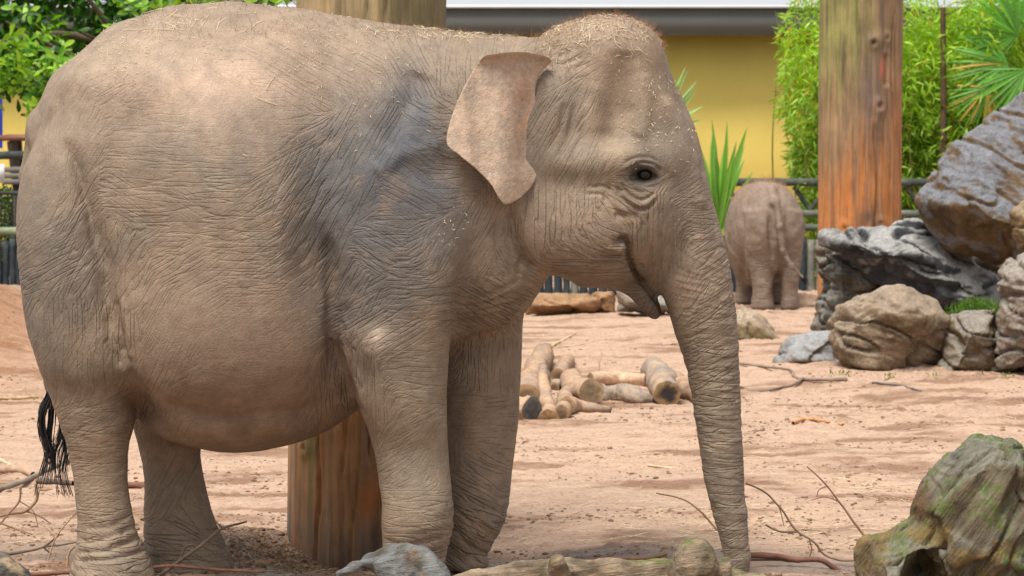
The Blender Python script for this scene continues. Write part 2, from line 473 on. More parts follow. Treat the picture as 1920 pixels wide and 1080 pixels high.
# wrinkle directions read off the photograph: pixel, angle (0 = level, 90 = upright), depth 0-1, spacing in cm
WR = [(300,300,-8,.55,2.6),(250,380,-10,.85,2.8),(380,360,-6,.8,2.6),(480,250,5,.15,2.2),(420,200,10,.1,2.2),(560,330,50,.75,2.3),(640,330,60,1,2.3),(700,250,65,.8,2.4),(600,430,62,.9,2.4),(430,460,8,.65,2.4),(330,480,20,.6,2.4),(330,120,20,.12,2.4),(600,120,-35,.7,2.6),(680,90,-35,.7,2.6),(560,90,-30,.5,2.5),(100,440,40,.8,2.6),(90,500,35,1.1,2.9),(60,360,80,.3,2.2),(110,300,80,.4,2.4),(110,600,85,1,2.4),(150,700,85,1,2.2),(75,640,80,.8,2.4),(185,790,10,1,2.4),(170,840,12,.7,2.3),(200,920,8,.45,2.2),(200,1020,-12,1.6,4.0),(160,1050,-15,1.4,3.6),(450,650,0,.15,2.2),(420,770,0,.1,2.2),(560,600,20,.3,2.2),(330,620,60,.3,2.2),(210,460,75,.8,2.6),(215,620,85,1.3,3),(240,500,70,.6,2.4),(850,130,-75,.8,2.0),(780,110,-65,.6,2.2),(860,90,85,.6,2.0),(820,230,-12,.9,2.1),(830,330,-12,.9,2.2),(780,340,-30,.7,2.2),(830,470,55,.35,2.2),(700,480,-28,.9,2.4),(660,520,55,.9,2.3),(770,540,10,.7,2.3),(750,610,22,.8,2.4),(690,560,50,.9,2.3),(660,700,98,1,2.3),(690,760,80,.6,2.2),(770,700,6,.6,2.2),(800,640,15,.6,2.2),(760,850,35,.55,2.0),(820,850,80,.35,2),(770,960,0,.5,2.2),(810,1030,-12,1.5,3.6),(930,570,-28,1.4,2.8),(880,590,-20,1.3,2.8),(900,470,60,.4,2.2),(960,470,-40,1,2.4),(940,430,72,.9,2.2),(900,660,82,1,2.2),(950,680,95,1,2.2),(900,800,0,.5,2.2),(910,900,-25,.9,2.6),(900,980,-30,1.8,4.0),(880,1040,-30,1.5,3.6),(1030,420,88,.9,2.1),(1080,400,80,.8,2.1),(1000,440,95,.8,2.1),(1100,455,-48,.9,2.2),(1140,430,-30,.8,2.0),(1060,500,-5,1.2,2.2),(1120,510,0,1.4,2.4),(1160,490,-5,1.4,2.6),(1215,440,88,1.1,2.0),(1255,470,88,.9,2.1),(1240,400,85,.9,1.9),(1290,370,15,.6,2.0),(1320,430,18,.9,2.2),(1340,500,22,1.1,2.4),(1290,540,70,.8,2.2),(1340,580,25,1.3,2.5),(1340,680,8,1.4,2.4),(1345,780,4,1.4,2.3),(1355,880,6,1.3,2.2),(1370,960,8,1.3,2.1),(1385,1050,10,1.2,2.0),(1150,100,40,.12,2),(1100,70,40,.3,2),(1060,110,15,.9,2),(1060,200,62,.55,2.2),(1090,260,65,.5,2.2),(1080,340,72,.6,2.2),(1150,250,60,.12,2),(1180,150,60,.05,2),(1270,200,60,.1,2),(1290,280,70,.2,2),(1200,280,0,.15,2),(1190,380,-20,.8,1.8),(310,920,62,1,2.3),(380,960,-50,1,2.4),(320,1030,0,1.6,3.8),(400,1030,-10,1.5,3.6),(300,830,75,.9,2.2)]
CREASES = [  # pixel polyline, depth in metres (negative = ridge), half width in pixels
 ([(1172,324),(1186,312),(1207,304),(1228,310),(1242,326)], .010, 3.5), ([(1168,306),(1190,296),(1215,294),(1236,303)], .006, 3.5),
 ([(1180,330),(1192,343),(1212,350),(1232,346)], .008, 3), ([(1155,345),(1168,372),(1194,391),(1216,389),(1234,370)], .013, 4.5),
 ([(1163,338),(1178,362),(1204,374),(1230,360)], .007, 3), ([(1172,336),(1190,355),(1212,362)], .005, 3), ([(1100,350),(1140,352),(1165,380),(1188,402)], .007, 3.5), ([(1095,364),(1130,366),(1158,396),(1180,408)], .006, 3.5),
 ([(1150,402),(1176,404),(1200,408)], .012, 8), ([(1168,317),(1200,306),(1232,312)], -.005, 3), ([(1180,338),(1205,349),(1230,346)], -.004, 3), ([(1160,358),(1190,383),(1215,381),(1230,364)], -.007, 5),
 ([(1238,175),(1278,250),(1306,330),(1316,400)], -.014, 13), ([(1262,170),(1300,260),(1322,340)], .008, 7),
 ([(1152,456),(1172,449),(1181,462),(1183,490),(1192,515),(1212,540),(1236,570),(1250,600)], .044, 5.5), ([(1125,476),(1158,483),(1179,474)], .012, 4), ([(1105,494),(1150,498),(1182,490)], .013, 4), ([(1090,508),(1140,512),(1186,506)], .010, 4), ([(1140,462),(1160,468),(1176,462)], -.008, 5),
 ([(1216,400),(1219,440),(1220,480)], .007, 3), ([(1200,412),(1206,450),(1204,480)], .006, 3), ([(1235,420),(1238,470),(1240,520)], .005, 3),
 ([(105,255),(138,298),(155,350),(175,420),(195,500),(206,580),(222,650),(240,700)], .034, 17), ([(128,285),(150,330),(168,400),(180,470)], .012, 6), ([(215,560),(218,620),(228,670)], .014, 5), ([(200,590),(206,650),(226,690)], .012, 4), ([(228,560),(236,630),(243,680)], -.012, 7),
 ([(612,430),(618,500),(622,580),(626,640),(640,700),(668,765)], .026, 11), ([(640,600),(646,660),(660,720)], .008, 4), ([(650,640),(660,690),(676,740)], .007, 4),
 ([(790,130),(765,200),(705,275)], .03, 26), ([(860,300),(800,330),(740,300)], .014, 22), ([(700,330),(760,290),(830,270)], -.012, 16),
 ([(1176,90),(1170,150),(1164,205),(1142,275)], .015, 27), ([(1206,130),(1212,200),(1196,262)], -.012, 15), ([(1118,150),(1106,220),(1098,280)], -.008, 16),
 ([(845,612),(900,602),(950,590),(985,560)], .022, 7), ([(855,596),(910,585),(960,570)], .012, 4), ([(870,580),(920,568),(970,548)], .012, 4), ([(880,565),(930,548),(975,525)], .010, 4),
 ([(958,385),(964,425),(970,455),(986,490),(1008,507)], .034, 8), ([(985,484),(972,500),(975,520)], .014, 5), ([(950,400),(950,440),(960,480)], .010, 5), ([(935,400),(930,450),(940,500)], .008, 5),
 ([(720,1012),(770,1022),(842,1004)], .010, 4), ([(770,1034),(815,1036),(845,1022)], .012, 4), ([(790,1048),(835,1044)], .010, 4),
 ([(140,1036),(200,1031),(268,1003)], .012, 4), ([(143,1014),(190,1012),(256,988)], .009, 4), ([(140,1052),(210,1048),(280,1028)], .012, 4), ([(150,990),(200,988),(248,966)], .006, 4),
 ([(250,712),(290,745),(340,768),(420,784),(520,778),(600,764)], .016, 13), ([(240,690),(262,735),(300,790)], .012, 8),
 ([(1030,112),(1060,118),(1095,104)], .008, 3.5), ([(1030,118),(1065,126),(1105,118)], .007, 3.5), ([(1040,130),(1075,130),(1110,126)], .005, 3.5), ([(1020,108),(1050,104),(1080,88)], .006, 3.5),
 ([(1060,190),(1050,240),(1030,285)], .008, 6), ([(1080,190),(1068,250),(1045,300)], .007, 6), ([(1100,200),(1090,260),(1065,310)], .005, 6),
]
TINT = [ # pixel, radius x, radius y, strength, colour (skin pigment and mud, with some light and shade painted in)
 (690,330,130,140,.92,(.105,.106,.116)), (765,240,75,90,.97,(.075,.08,.095)), (610,330,60,90,.5,(.15,.148,.15)), (650,470,80,130,.8,(.12,.118,.122)), (730,520,110,90,.75,(.125,.122,.122)), (775,170,40,70,.6,(.15,.147,.155)), (790,350,80,70,.95,(.085,.089,.105)), (850,400,60,60,.4,(.23,.21,.21)), (700,580,80,60,.6,(.16,.15,.14)), (800,450,60,80,.4,(.17,.155,.145)), (740,690,60,60,.3,(.22,.19,.155)),
 (350,250,140,50,.35,(0.270,0.233,0.192)), (120,420,60,110,.30,(0.270,0.233,0.192)), (160,480,40,120,.35,(0.250,0.186,0.136)), (90,540,70,110,.6,(.175,.152,.128)), (600,520,60,110,.5,(.17,.155,.145)), (150,700,90,60,.35,(0.260,0.214,0.160)),
 (420,150,190,85,.85,(.62,.425,.30)), (230,130,90,60,.4,(0.500,0.353,0.240)), (560,70,220,40,.3,(0.460,0.307,0.200)), (1150,90,130,60,.4,(0.500,0.344,0.224)),  # highlight of the top light along the back, painted in as paler skin
 (430,610,190,130,.85,(0.290,0.186,0.120)), (300,560,70,140,.5,(0.280,0.186,0.120)), (440,740,190,80,.8,(0.220,0.121,0.068)), (420,800,170,40,.6,(0.200,0.116,0.068)), (240,700,40,40,.5,(0.160,0.102,0.064)), (560,700,110,90,.5,(0.330,0.219,0.144)),  # shade under belly and groin, painted in as browner skin
 (1000,470,60,60,.4,(0.330,0.233,0.160)), (860,600,90,40,.5,(0.260,0.172,0.104)), (900,680,70,120,.3,(0.300,0.219,0.152)), (910,860,80,160,.3,(0.340,0.242,0.160)),
 (1080,400,90,90,.35,(0.440,0.298,0.188)), (1150,230,70,90,.4,(0.460,0.321,0.192)), (1210,380,40,60,.35,(0.270,0.205,0.152)), (1185,410,22,14,.6,(0.220,0.121,0.064)), (1215,310,26,16,.55,(0.220,0.186,0.152)), (1207,328,34,24,1.0,(.035,.033,.033)),(1230,343,10,8,.9,(.05,.045,.045)), (1170,500,60,30,.4,(0.240,0.172,0.112)), (1060,500,80,25,.4,(0.280,0.195,0.128)),
 (1060,150,50,50,.4,(0.300,0.242,0.188)), (1060,220,40,60,.4,(0.310,0.233,0.168)), (1330,600,70,170,.25,(0.370,0.270,0.180)), (1350,850,50,160,.5,(0.300,0.237,0.172)), (1375,1010,40,80,.5,(0.270,0.223,0.168)), (1270,450,60,100,.2,(0.340,0.260,0.184)),
 (708,634,20,24,.95,(0.700,0.558,0.424)), (770,720,70,90,.35,(0.400,0.307,0.216)), (780,880,70,100,.35,(0.400,0.321,0.228)), (770,985,45,25,.5,(0.360,0.251,0.152)), (650,690,40,60,.3,(0.300,0.242,0.192)), (190,950,60,120,.4,(0.430,0.302,0.192)), (310,1000,80,80,.3,(0.370,0.270,0.176)), (310,860,60,90,.4,(0.270,0.200,0.136)), (1229,580,25,40,.85,(0.120,0.093,0.068)), (1205,520,22,35,.5,(0.140,0.102,0.072)),  # hanging lip: dark skin with some shade painted in
]
def refine_head(v, q):
    """split the quads of the face and trunk on the near side into four; seam midpoints stay on their edges"""
    px, py = project(v)
    sel = ((px > 1085) & (py > 235) & (v[:, 1] < YC - .02))[q].all(1)
    keep, s = q[~sel], q[sel]
    e = np.sort(np.stack([s, np.roll(s, -1, 1)], -1).reshape(-1, 2), 1)
    key = e[:, 0].astype(np.int64) * len(v) + e[:, 1]
    uk, inv, cnt = np.unique(key, return_inverse=True, return_counts=True)
    a, b = uk // len(v), uk % len(v)
    n0 = len(v); mid = .5 * (v[a] + v[b]); cen = v[s].mean(1)
    m = (n0 + inv).reshape(-1, 4); c = n0 + len(uk) + np.arange(len(s))
    quads = [np.stack([s[:, i], m[:, i], c, m[:, i - 1]], 1) for i in range(4)]
    v3 = np.concatenate([v, mid, cen]); q3 = np.concatenate([keep] + quads)
    one = np.nonzero(cnt == 1)[0]
    v4 = relax(v3, q3, 1, .5); fix = np.ones(len(v3), bool); fix[n0:] = False; fix[n0 + one] = True
    v4[fix] = v3[fix]
    return v4, q3, np.stack([n0 + one, a[one], b[one]], 1)
def build_skin(v, q):
    v = relax(v, q, 2, .5)
    v, q, bpair = refine_head(v, q)
    nrm = vnormals(v, q)
    px, py = project(v)
    near = smooth01(.10, -.15, v[:, 1] - YC)
    # interpolate the wrinkle field on a coarse raster, then look it up
    A = np.array(WR, float)
    RX, RY = np.meshgrid(np.arange(-30, 1500, 6.0), np.arange(-40, 1120, 6.0), indexing='ij')
    sw = np.zeros(RX.shape); c2 = sw.copy(); s2 = sw.copy(); amp = sw.copy(); lam = sw.copy()
    for x, y, th, a, l in A:
        w = 1.0 / (((RX - x) ** 2 + (RY - y) ** 2) + 150.0) ** 1.7
        sw += w; c2 += w * math.cos(2 * math.radians(th)); s2 += w * math.sin(2 * math.radians(th)); amp += w * a; lam += w * l
    ii = np.clip(((px + 30) / 6.0 + .5 * pnoise(v * 30, 4)).round().astype(int), 0, RX.shape[0] - 1); jj = np.clip(((py + 40) / 6.0).round().astype(int), 0, RX.shape[1] - 1)
    th = np.degrees(.5 * np.arctan2(s2, c2))[ii, jj]; amp = (amp / sw)[ii, jj]; lam = (lam / sw)[ii, jj]
    th = th + 14 * fbm(v * 3.5, 2, 7)
    step = 15.0
    disp = np.zeros(len(v), np.float32)
    def family(dth, seed, along, lscale, thresh):
        out = np.zeros(len(v), np.float32)
        t = ((th + dth) % 180) / step
        k0 = np.floor(t).astype(int); fr = t - k0
        for k in range(12):
            a = math.radians(k * step)
            for kk, ww in (((k0 % 12) == k, 1 - fr), (((k0 + 1) % 12) == k, fr)):
                m = np.nonzero(kk)[0]
                if len(m) == 0: continue
                P = v[m]; L_ = .025 * lscale
                dn = (-math.sin(a) * P[:, 0] + math.cos(a) * P[:, 2]) / L_
                dt = (math.cos(a) * P[:, 0] + math.sin(a) * P[:, 2]) / (L_ * along)
                n_ = pnoise(np.stack([dn, dt, P[:, 1] / (L_ * along * .8)], 1), seed)
                out[m] += (ww[m] * np.exp(-(n_ / thresh) ** 2)).astype(np.float32)
        return out
    big = smooth01(2.5, 3.6, lam)
    f1 = family(-12, 1, 5.0, 1.7, .24); f3 = family(6, 3, 6.0, 3.0, .20)
    patch = .55 + .45 * smooth01(-.4, .4, fbm(v * 2.2, 2, 12))
    disp -= amp * patch * (.0030 * f1 + (.0018 + .0045 * big) * f3)
    # strength of the fine wrinkles in six directions, used by the skin's bump
    wk = []
    for k in range(6):
        dl = (th - k * 30 + 90) % 180 - 90
        wk.append(np.exp(-(dl / 19.0) ** 2) * np.clip(amp, 0, 1.5) ** 1.3 * patch)
    global WK
    WK = np.stack(wk, 1).astype(np.float32)
    # trunk rings: raised folds between cuts
    tr = smooth01(1225, 1290, px) * smooth01(400, 520, py)
    ring = pnoise(np.stack([v[:, 2] / .030 + .5 * v[:, 0] / .030 * smooth01(720, 480, py), v[:, 0] / .16, v[:, 1] / .16], 1), 9)
    disp += tr * (.0042 * np.abs(ring) - .001)
    # loose skin, muscle and bone at larger scale
    disp += .0035 * fbm(v * 5.5, 3, 14) * np.clip(amp + .1, 0, 1) + .003 * pnoise(v * 2.4, 18)
    fn = near * smooth01(.25, -.15, nrm[:, 1])
    for pl, dep, wd in CREASES:
        P = np.array(pl, float)
        # smooth the polyline
        t = np.linspace(0, len(P) - 1, len(P) * 5)
        tab = curve_table(np.arange(len(P)), [P[:, 0], P[:, 1]], len(P) * 5) if len(P) > 2 else [t, np.interp(t, [0, 1], P[:, 0]), np.interp(t, [0, 1], P[:, 1])]
        Q = np.stack([tab[1], tab[2]], 1)
        lo = Q.min(0) - wd * 3.2; hi = Q.max(0) + wd * 3.2
        m = np.nonzero((px > lo[0]) & (px < hi[0]) & (py > lo[1]) & (py < hi[1]) & (fn > .01))[0]
        if len(m) == 0: continue
        X = np.stack([px[m], py[m]], 1); X = X + 2.0 * np.stack([pnoise(v[m] * 14, 51), pnoise(v[m] * 14, 52)], 1)
        best = np.full(len(m), 1e9); bs = np.zeros(len(m))
        for i in range(len(Q) - 1):
            ab = Q[i + 1] - Q[i]; s = np.clip(((X - Q[i]) @ ab) / (ab @ ab + 1e-9), 0, 1)
            d = np.linalg.norm(X - Q[i] - s[:, None] * ab, axis=1)
            u = d < best; best[u] = d[u]; bs[u] = (i + s[u]) / (len(Q) - 1)
        fade = smooth01(0, .12, bs) * smooth01(1, .88, bs) * .85 + .15
        disp[m] -= fn[m] * dep * fade * np.exp(-(best / wd) ** 2)
    v2 = v + nrm * disp[:, None]
    v2[bpair[:, 0]] = .5 * (v2[bpair[:, 1]] + v2[bpair[:, 2]])
    # pigment, plus the painted belly shade, lip shade and back highlight
    base = np.array([.32, .231, .158]); col = np.tile(base, (len(v), 1))
    wob = 22 * fbm(v * 4.0, 3, 70); wob2 = 22 * fbm(v * 4.0, 3, 80)
    gm = (smooth01(-.05, .55, fbm(v * 1.7, 4, 97)) * .45)[:, None]; col = col * (1 - gm) + np.array([.215, .185, .155]) * gm
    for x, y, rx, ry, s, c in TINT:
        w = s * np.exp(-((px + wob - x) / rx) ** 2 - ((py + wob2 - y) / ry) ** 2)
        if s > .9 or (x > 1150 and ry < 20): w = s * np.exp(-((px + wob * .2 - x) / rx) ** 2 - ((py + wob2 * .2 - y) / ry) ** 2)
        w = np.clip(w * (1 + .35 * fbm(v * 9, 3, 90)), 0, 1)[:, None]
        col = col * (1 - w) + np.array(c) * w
    lum = col.mean(1, keepdims=True); col = (col * .86 + lum * .14) * np.array([.985, 1.0, .985]) * .735
    mott = fbm(v * 11, 4, 95)
    col *= (1 + .16 * mott)[:, None]
    dust = smooth01(.05, .7, fbm(v * 6, 4, 99))[:, None] * .2
    col = col * (1 - dust) + np.array([.34, .24, .16]) * dust
    return v2, q, np.clip(col, .02, .9), nrm
EF = elephant_field()
lo, hi = EF.bounds()
ev, eq = mesh_field(EF, lo, hi, VOX)
ev, eq, ecol, enrm = build_skin(ev, eq)

# the ears: thin sheets, folded over along the top edge, hinged behind the temple
EAR = [(905,108),(930,101),(960,97),(990,97),(1015,103),(1034,113),(1024,126),(1010,142),(1004,165),(1005,200),(1010,240),(1011,290),(1008,322),(999,346),(975,371),(950,383),(937,374),(920,345),(890,315),(860,290),(838,269),(844,228),(860,185),(880,145)]
def ear_mesh(side):
    import mathutils.geometry as G
    P = np.array(EAR, float)
    Q = []
    for i in range(len(P)):                                   # rounded, slightly ragged outline
        a, b, c, d = P[i - 1], P[i], P[(i + 1) % len(P)], P[(i + 2) % len(P)]
        for s in np.linspace(0, 1, 8, endpoint=False):
            Q.append(.5 * ((2 * b) + (c - a) * s + (2 * a - 5 * b + 4 * c - d) * s * s + (3 * b - a - 3 * c + d) * s ** 3))
    Q = np.array(Q); n = len(Q)
    from math import floor
    gxs = np.arange(836, 1036, 2.6); gys = np.arange(96, 384, 2.6)
    pts = [tuple(p) for p in Q]
    def inside(p, poly):
        c = False; j = len(poly) - 1
        for i in range(len(poly)):
            if (poly[i][1] > p[1]) != (poly[j][1] > p[1]) and p[0] < (poly[j][0] - poly[i][0]) * (p[1] - poly[i][1]) / (poly[j][1] - poly[i][1]) + poly[i][0]: c = not c
            j = i
        return c
    pl = [tuple(p) for p in Q[::2]]
    grid = [(x + random.uniform(-.6, .6), y + random.uniform(-.6, .6)) for x in gxs for y in gys]
    grid = [p for p in grid if inside(p, pl)]
    ga = np.array(grid); dmin = np.full(len(ga), 1e9)
    for i in range(n):
        dmin = np.minimum(dmin, np.linalg.norm(ga - Q[i], axis=1))
    ga = ga[dmin > 1.8]
    allp = np.concatenate([Q, ga])
    r = G.delaunay_2d_cdt([Vector(p) for p in allp], [(i, (i + 1) % n) for i in range(n)], [], 1, 1e-6)
    co = np.array([tuple(p) for p in r[0]]); tri = np.array([f for f in r[2] if len(f) == 3])
    x, y = co[:, 0], co[:, 1]
    bd = np.full(len(co), 1e9)
    for i in range(n):
        a, b = Q[i], Q[(i + 1) % n]; ab = b - a
        s = np.clip(((co - a) @ ab) / (ab @ ab + 1e-9), 0, 1)
        bd = np.minimum(bd, np.linalg.norm(co - a - s[:, None] * ab, axis=1))
    hinge = smooth01(1015, 900, x)                            # 0 at the hinge, 1 at the rim
    off = .315 + .14 * smooth01(1035, 930, x) + .035 * smooth01(930, 840, x)
    p3 = np.stack([x * .02, y * .02, np.zeros_like(x)], 1)
    off = off + .010 * pnoise(p3 * .8, 3) * hinge + .0012 * fbm(p3 * 6, 2, 5)
    off = off + .045 * np.exp(-((y - 96 - (x - 960) ** 2 * .0016) / 11.0) ** 2) * smooth01(880, 920, x)      # rolled top edge
    off = off - .03 * np.exp(-((x - 985) / 16.0) ** 2) * smooth01(150, 200, y) * smooth01(340, 290, y)
    off = off + .075 * smooth01(110, 385, y) * smooth01(1015, 900, x) - .02
    off = off + .02 * np.exp(-((x - 870 - (y - 200) * .1) / 14.0) ** 2)
    X = np.array([W(a, b, YC - o) for a, b, o in zip(x, y, off)])
    th = .010 * smooth01(0, 7, bd) + .003
    X2 = X.copy(); X2[:, 1] += th * 2
    nv = len(X)
    edge = {}
    for t in tri:
        for i in range(3): edge[(t[i], t[(i + 1) % 3])] = 1
    rim = np.array([(a, b, b + nv, a + nv) for (a, b) in edge if (b, a) not in edge])
    V = np.concatenate([X, X2])
    fn = np.cross(X[tri[0, 1]] - X[tri[0, 0]], X[tri[0, 2]] - X[tri[0, 0]])
    if fn[1] > 0: tri = tri[:, ::-1]
    if len(rim):
        rim = rim[:, ::-1] if fn[1] < 0 else rim
    faces = np.concatenate([tri, tri[:, ::-1] + nv])
    p9 = np.stack([x * .03, y * .03, np.zeros_like(x)], 1)
    base = np.array([.47, .35, .26]); pink = np.array([.53, .32, .195]); grey = np.array([.40, .325, .255])
    c = np.tile(base, (nv, 1))
    w1 = (np.exp(-((x - 985) / 26) ** 2 - ((y - 210) / 60) ** 2) * .75)[:, None]; c = c * (1 - w1) + pink * w1
    w2 = (smooth01(-.2, .6, fbm(p9 * 1.4, 3, 8)) * .7)[:, None]; c = c * (1 - w2) + grey * w2
    w3 = np.exp(-((bd) / 5.0) ** 2)[:, None] * .25; c = c * (1 - w3) + np.array([.46, .33, .24]) * w3
    c *= (.92 + .14 * fbm(p9 * 4, 3, 9))[:, None]
    sp = (fbm(p9 * 9, 2, 19) > .62) & (np.abs(x - 980) < 16) & (y > 180) & (y < 260); c[sp] *= .55
    C = np.concatenate([c, c])
    if side > 0:
        V = V.copy(); V[:, 1] = 2 * YC - V[:, 1]; faces = faces[:, ::-1]; rim = rim[:, ::-1]
    return V, faces, rim, C
m, nt, b = new_mat('elephant_skin')
at = nd(nt, 'ShaderNodeAttribute', attribute_name='tint')
n1 = noise_tex(nt, 28, 6, .65); r1 = ramp(nt, n1, [(.3, (.86, .85, .84)), (.7, (1.13, 1.14, 1.15))])
c1 = mixc(nt, 1.0, at.outputs['Color'], r1.outputs[0], 'MULTIPLY')
n2 = noise_tex(nt, 130, 3, .6); r2 = ramp(nt, n2, [(.3, (.88, .87, .86)), (.7, (1.1, 1.1, 1.1))])
L(nt, mixc(nt, 1.0, c1, r2.outputs[0], 'MULTIPLY'), b.inputs['Base Color'])
b.inputs['Roughness'].default_value = .68; b.inputs['Specular IOR Level'].default_value = .35
wa = nd(nt, 'ShaderNodeAttribute', attribute_name='wrinkle_a'); wb = nd(nt, 'ShaderNodeAttribute', attribute_name='wrinkle_b')
sa = nd(nt, 'ShaderNodeSeparateColor'); sb = nd(nt, 'ShaderNodeSeparateColor'); L(nt, wa.outputs['Color'], sa.inputs[0]); L(nt, wb.outputs['Color'], sb.inputs[0])
tco = nd(nt, 'ShaderNodeTexCoord'); total = None
for k in range(6):
    wsock = (sa if k < 3 else sb).outputs[k % 3]
    for LL, al, th_ in ((.021, 9.0, .075),):
        mp = nd(nt, 'ShaderNodeMapping', vector_type='TEXTURE'); mp.inputs['Rotation'].default_value = (0, -math.radians(30 * k), 0)
        mp.inputs['Scale'].default_value = (LL * al, LL * al, LL); mp.inputs['Location'].default_value = (k * 1.7, 0, 0)
        L(nt, tco.outputs['Object'], mp.inputs[0])
        nz = nd(nt, 'ShaderNodeTexNoise', i_Scale=1.0, i_Detail=.6, i_Roughness=.4); L(nt, mp.outputs[0], nz.inputs['Vector'])
        s1 = nd(nt, 'ShaderNodeMath', operation='SUBTRACT'); L(nt, nz.outputs['Fac'], s1.inputs[0]); s1.inputs[1].default_value = .5
        s2 = nd(nt, 'ShaderNodeMath', operation='ABSOLUTE'); L(nt, s1.outputs[0], s2.inputs[0])
        mr = nd(nt, 'ShaderNodeMapRange', interpolation_type='SMOOTHSTEP'); L(nt, s2.outputs[0], mr.inputs[0])
        mr.inputs[1].default_value = 0; mr.inputs[2].default_value = th_; mr.inputs[3].default_value = -1; mr.inputs[4].default_value = 0
        mu = nd(nt, 'ShaderNodeMath', operation='MULTIPLY'); L(nt, mr.outputs[0], mu.inputs[0]); L(nt, wsock, mu.inputs[1])
        if total is None: total = mu.outputs[0]
        else:
            ad = nd(nt, 'ShaderNodeMath', operation='ADD'); L(nt, total, ad.inputs[0]); L(nt, mu.outputs[0], ad.inputs[1]); total = ad.outputs[0]
WRINKLE_SUM = total
vt = nd(nt, 'ShaderNodeTexVoronoi', feature='DISTANCE_TO_EDGE', i_Scale=62.0)
tcv = nd(nt, 'ShaderNodeTexCoord'); dn = noise_tex(nt, 20, 3)
mx = nd(nt, 'ShaderNodeVectorMath', operation='ADD'); sc = nd(nt, 'ShaderNodeVectorMath', operation='SCALE'); sc.inputs['Scale'].default_value = .05
nz = nd(nt, 'ShaderNodeTexNoise', i_Scale=14.0, i_Detail=3.0); L(nt, tcv.outputs['Object'], nz.inputs['Vector'])
L(nt, nz.outputs['Color'], sc.inputs[0]); L(nt, tcv.outputs['Object'], mx.inputs[0]); L(nt, sc.outputs[0], mx.inputs[1]); L(nt, mx.outputs[0], vt.inputs['Vector'])
vr = nd(nt, 'ShaderNodeMapRange'); L(nt, vt.outputs['Distance'], vr.inputs[0]); vr.inputs[1].default_value = 0; vr.inputs[2].default_value = .12
bump(nt, b, WRINKLE_SUM, .0056, 1.0)
bump(nt, b, vr.outputs[0], .0012, .6)
bump(nt, b, noise_tex(nt, 95, 4, .65), .002, .7)
SKIN = m
parts_v, parts_f, parts_c = [ev], [eq], [ecol]; tri_f = []
nvv = len(ev)
for side in (-1, 1):
    V, fa, rim, C = ear_mesh(side)
    parts_v.append(V); parts_c.append(C); tri_f.append(fa + nvv); parts_f.append(rim + nvv); nvv += len(V)
BASE = np.array([WX(500, 1060, YC), YC, 0.0])
elephant = thing('elephant', 'large grey-brown adult elephant standing side-on with hanging trunk and straw on its back', 'elephant', tuple(BASE))
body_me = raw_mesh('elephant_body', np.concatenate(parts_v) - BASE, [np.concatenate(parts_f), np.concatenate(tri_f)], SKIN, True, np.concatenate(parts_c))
for nm, s in (('wrinkle_a', 0), ('wrinkle_b', 3)):
    at = body_me.attributes.new(nm, 'FLOAT_COLOR', 'POINT'); c = np.zeros((nvv, 4), np.float32); c[:len(ev), :3] = WK[:, s:s + 3]
    if s == 0: c[len(ev):, 1] = .05; c[len(ev):, 2] = .05
    at.data.foreach_set('color', c.ravel())
link('body', body_me, elephant)
# eyes
m, nt, b = new_mat('wet_dark_eye'); b.inputs['Base Color'].default_value = (.012, .009, .007, 1); b.inputs['Roughness'].default_value = .12; b.inputs['Specular IOR Level'].default_value = .35
EYE = m
def uv_sphere(r, nu=24, nv=16, sq=(1, 1, 1)):
    u = np.linspace(0, 2 * math.pi, nu, endpoint=False); w_ = np.linspace(0, math.pi, nv)
    U, V = np.meshgrid(u, w_); P = np.stack([np.sin(V) * np.cos(U), np.sin(V) * np.sin(U), np.cos(V)], -1).reshape(-1, 3) * r * np.array(sq)
    q = [(j * nu + i, (j + 1) * nu + i, (j + 1) * nu + (i + 1) % nu, j * nu + (i + 1) % nu) for j in range(nv - 1) for i in range(nu)]
    return P, np.array(q)
ep, eqd = uv_sphere(.042)
eyeme = raw_mesh('eye', ep, eqd, EYE)
def eye_depth():
    x, _, z = W(1209, 327, YC - .27)
    d = np.hypot(ev[:, 0] - x, ev[:, 2] - z); mm = (d < .02) & (ev[:, 1] < YC)
    return x, z, (float(np.median(ev[mm, 1])) if mm.any() else YC - .26)
exx, ezz, eyy = eye_depth()
for s in (-1, 1):
    o = link('eye', eyeme, elephant); o.location = Vector((exx, (eyy + .020) if s < 0 else 2 * YC - eyy - .020, ezz)) - Vector(BASE)
# strands: tapering ribbons / tubes helper
def tubes(paths, sides=4):
    """paths: list of (n,4) arrays x y z r -> verts, quads"""
    V, Q = [], []; off = 0
    for P in paths:
        P = np.asarray(P, float); n = len(P)
        T = np.gradient(P[:, :3], axis=0); T /= np.maximum(np.linalg.norm(T, axis=1), 1e-9)[:, None]
        ref = np.where(np.abs(T[:, 2:3]) > .8, np.array([[1., 0, 0]]), np.array([[0., 0, 1]]))
        A = np.cross(T, ref); A /= np.maximum(np.linalg.norm(A, axis=1), 1e-9)[:, None]
        for i in range(1, n):
            if (A[i] * A[i - 1]).sum() < 0: A[i] = -A[i]
        Bv = np.cross(T, A)
        a = np.arange(sides) * 2 * math.pi / sides
        V.append((P[:, None, :3] + P[:, None, 3:4] * (np.cos(a)[None, :, None] * A[:, None] + np.sin(a)[None, :, None] * Bv[:, None])).reshape(-1, 3))
        i, j = np.meshgrid(np.arange(n - 1), np.arange(sides), indexing='ij'); i = i.ravel(); j = j.ravel(); k = (j + 1) % sides
        Q.append(np.stack([i * sides + j, i * sides + k, (i + 1) * sides + k, (i + 1) * sides + j], 1) + off); off += n * sides
    return np.concatenate(V), np.concatenate(Q)
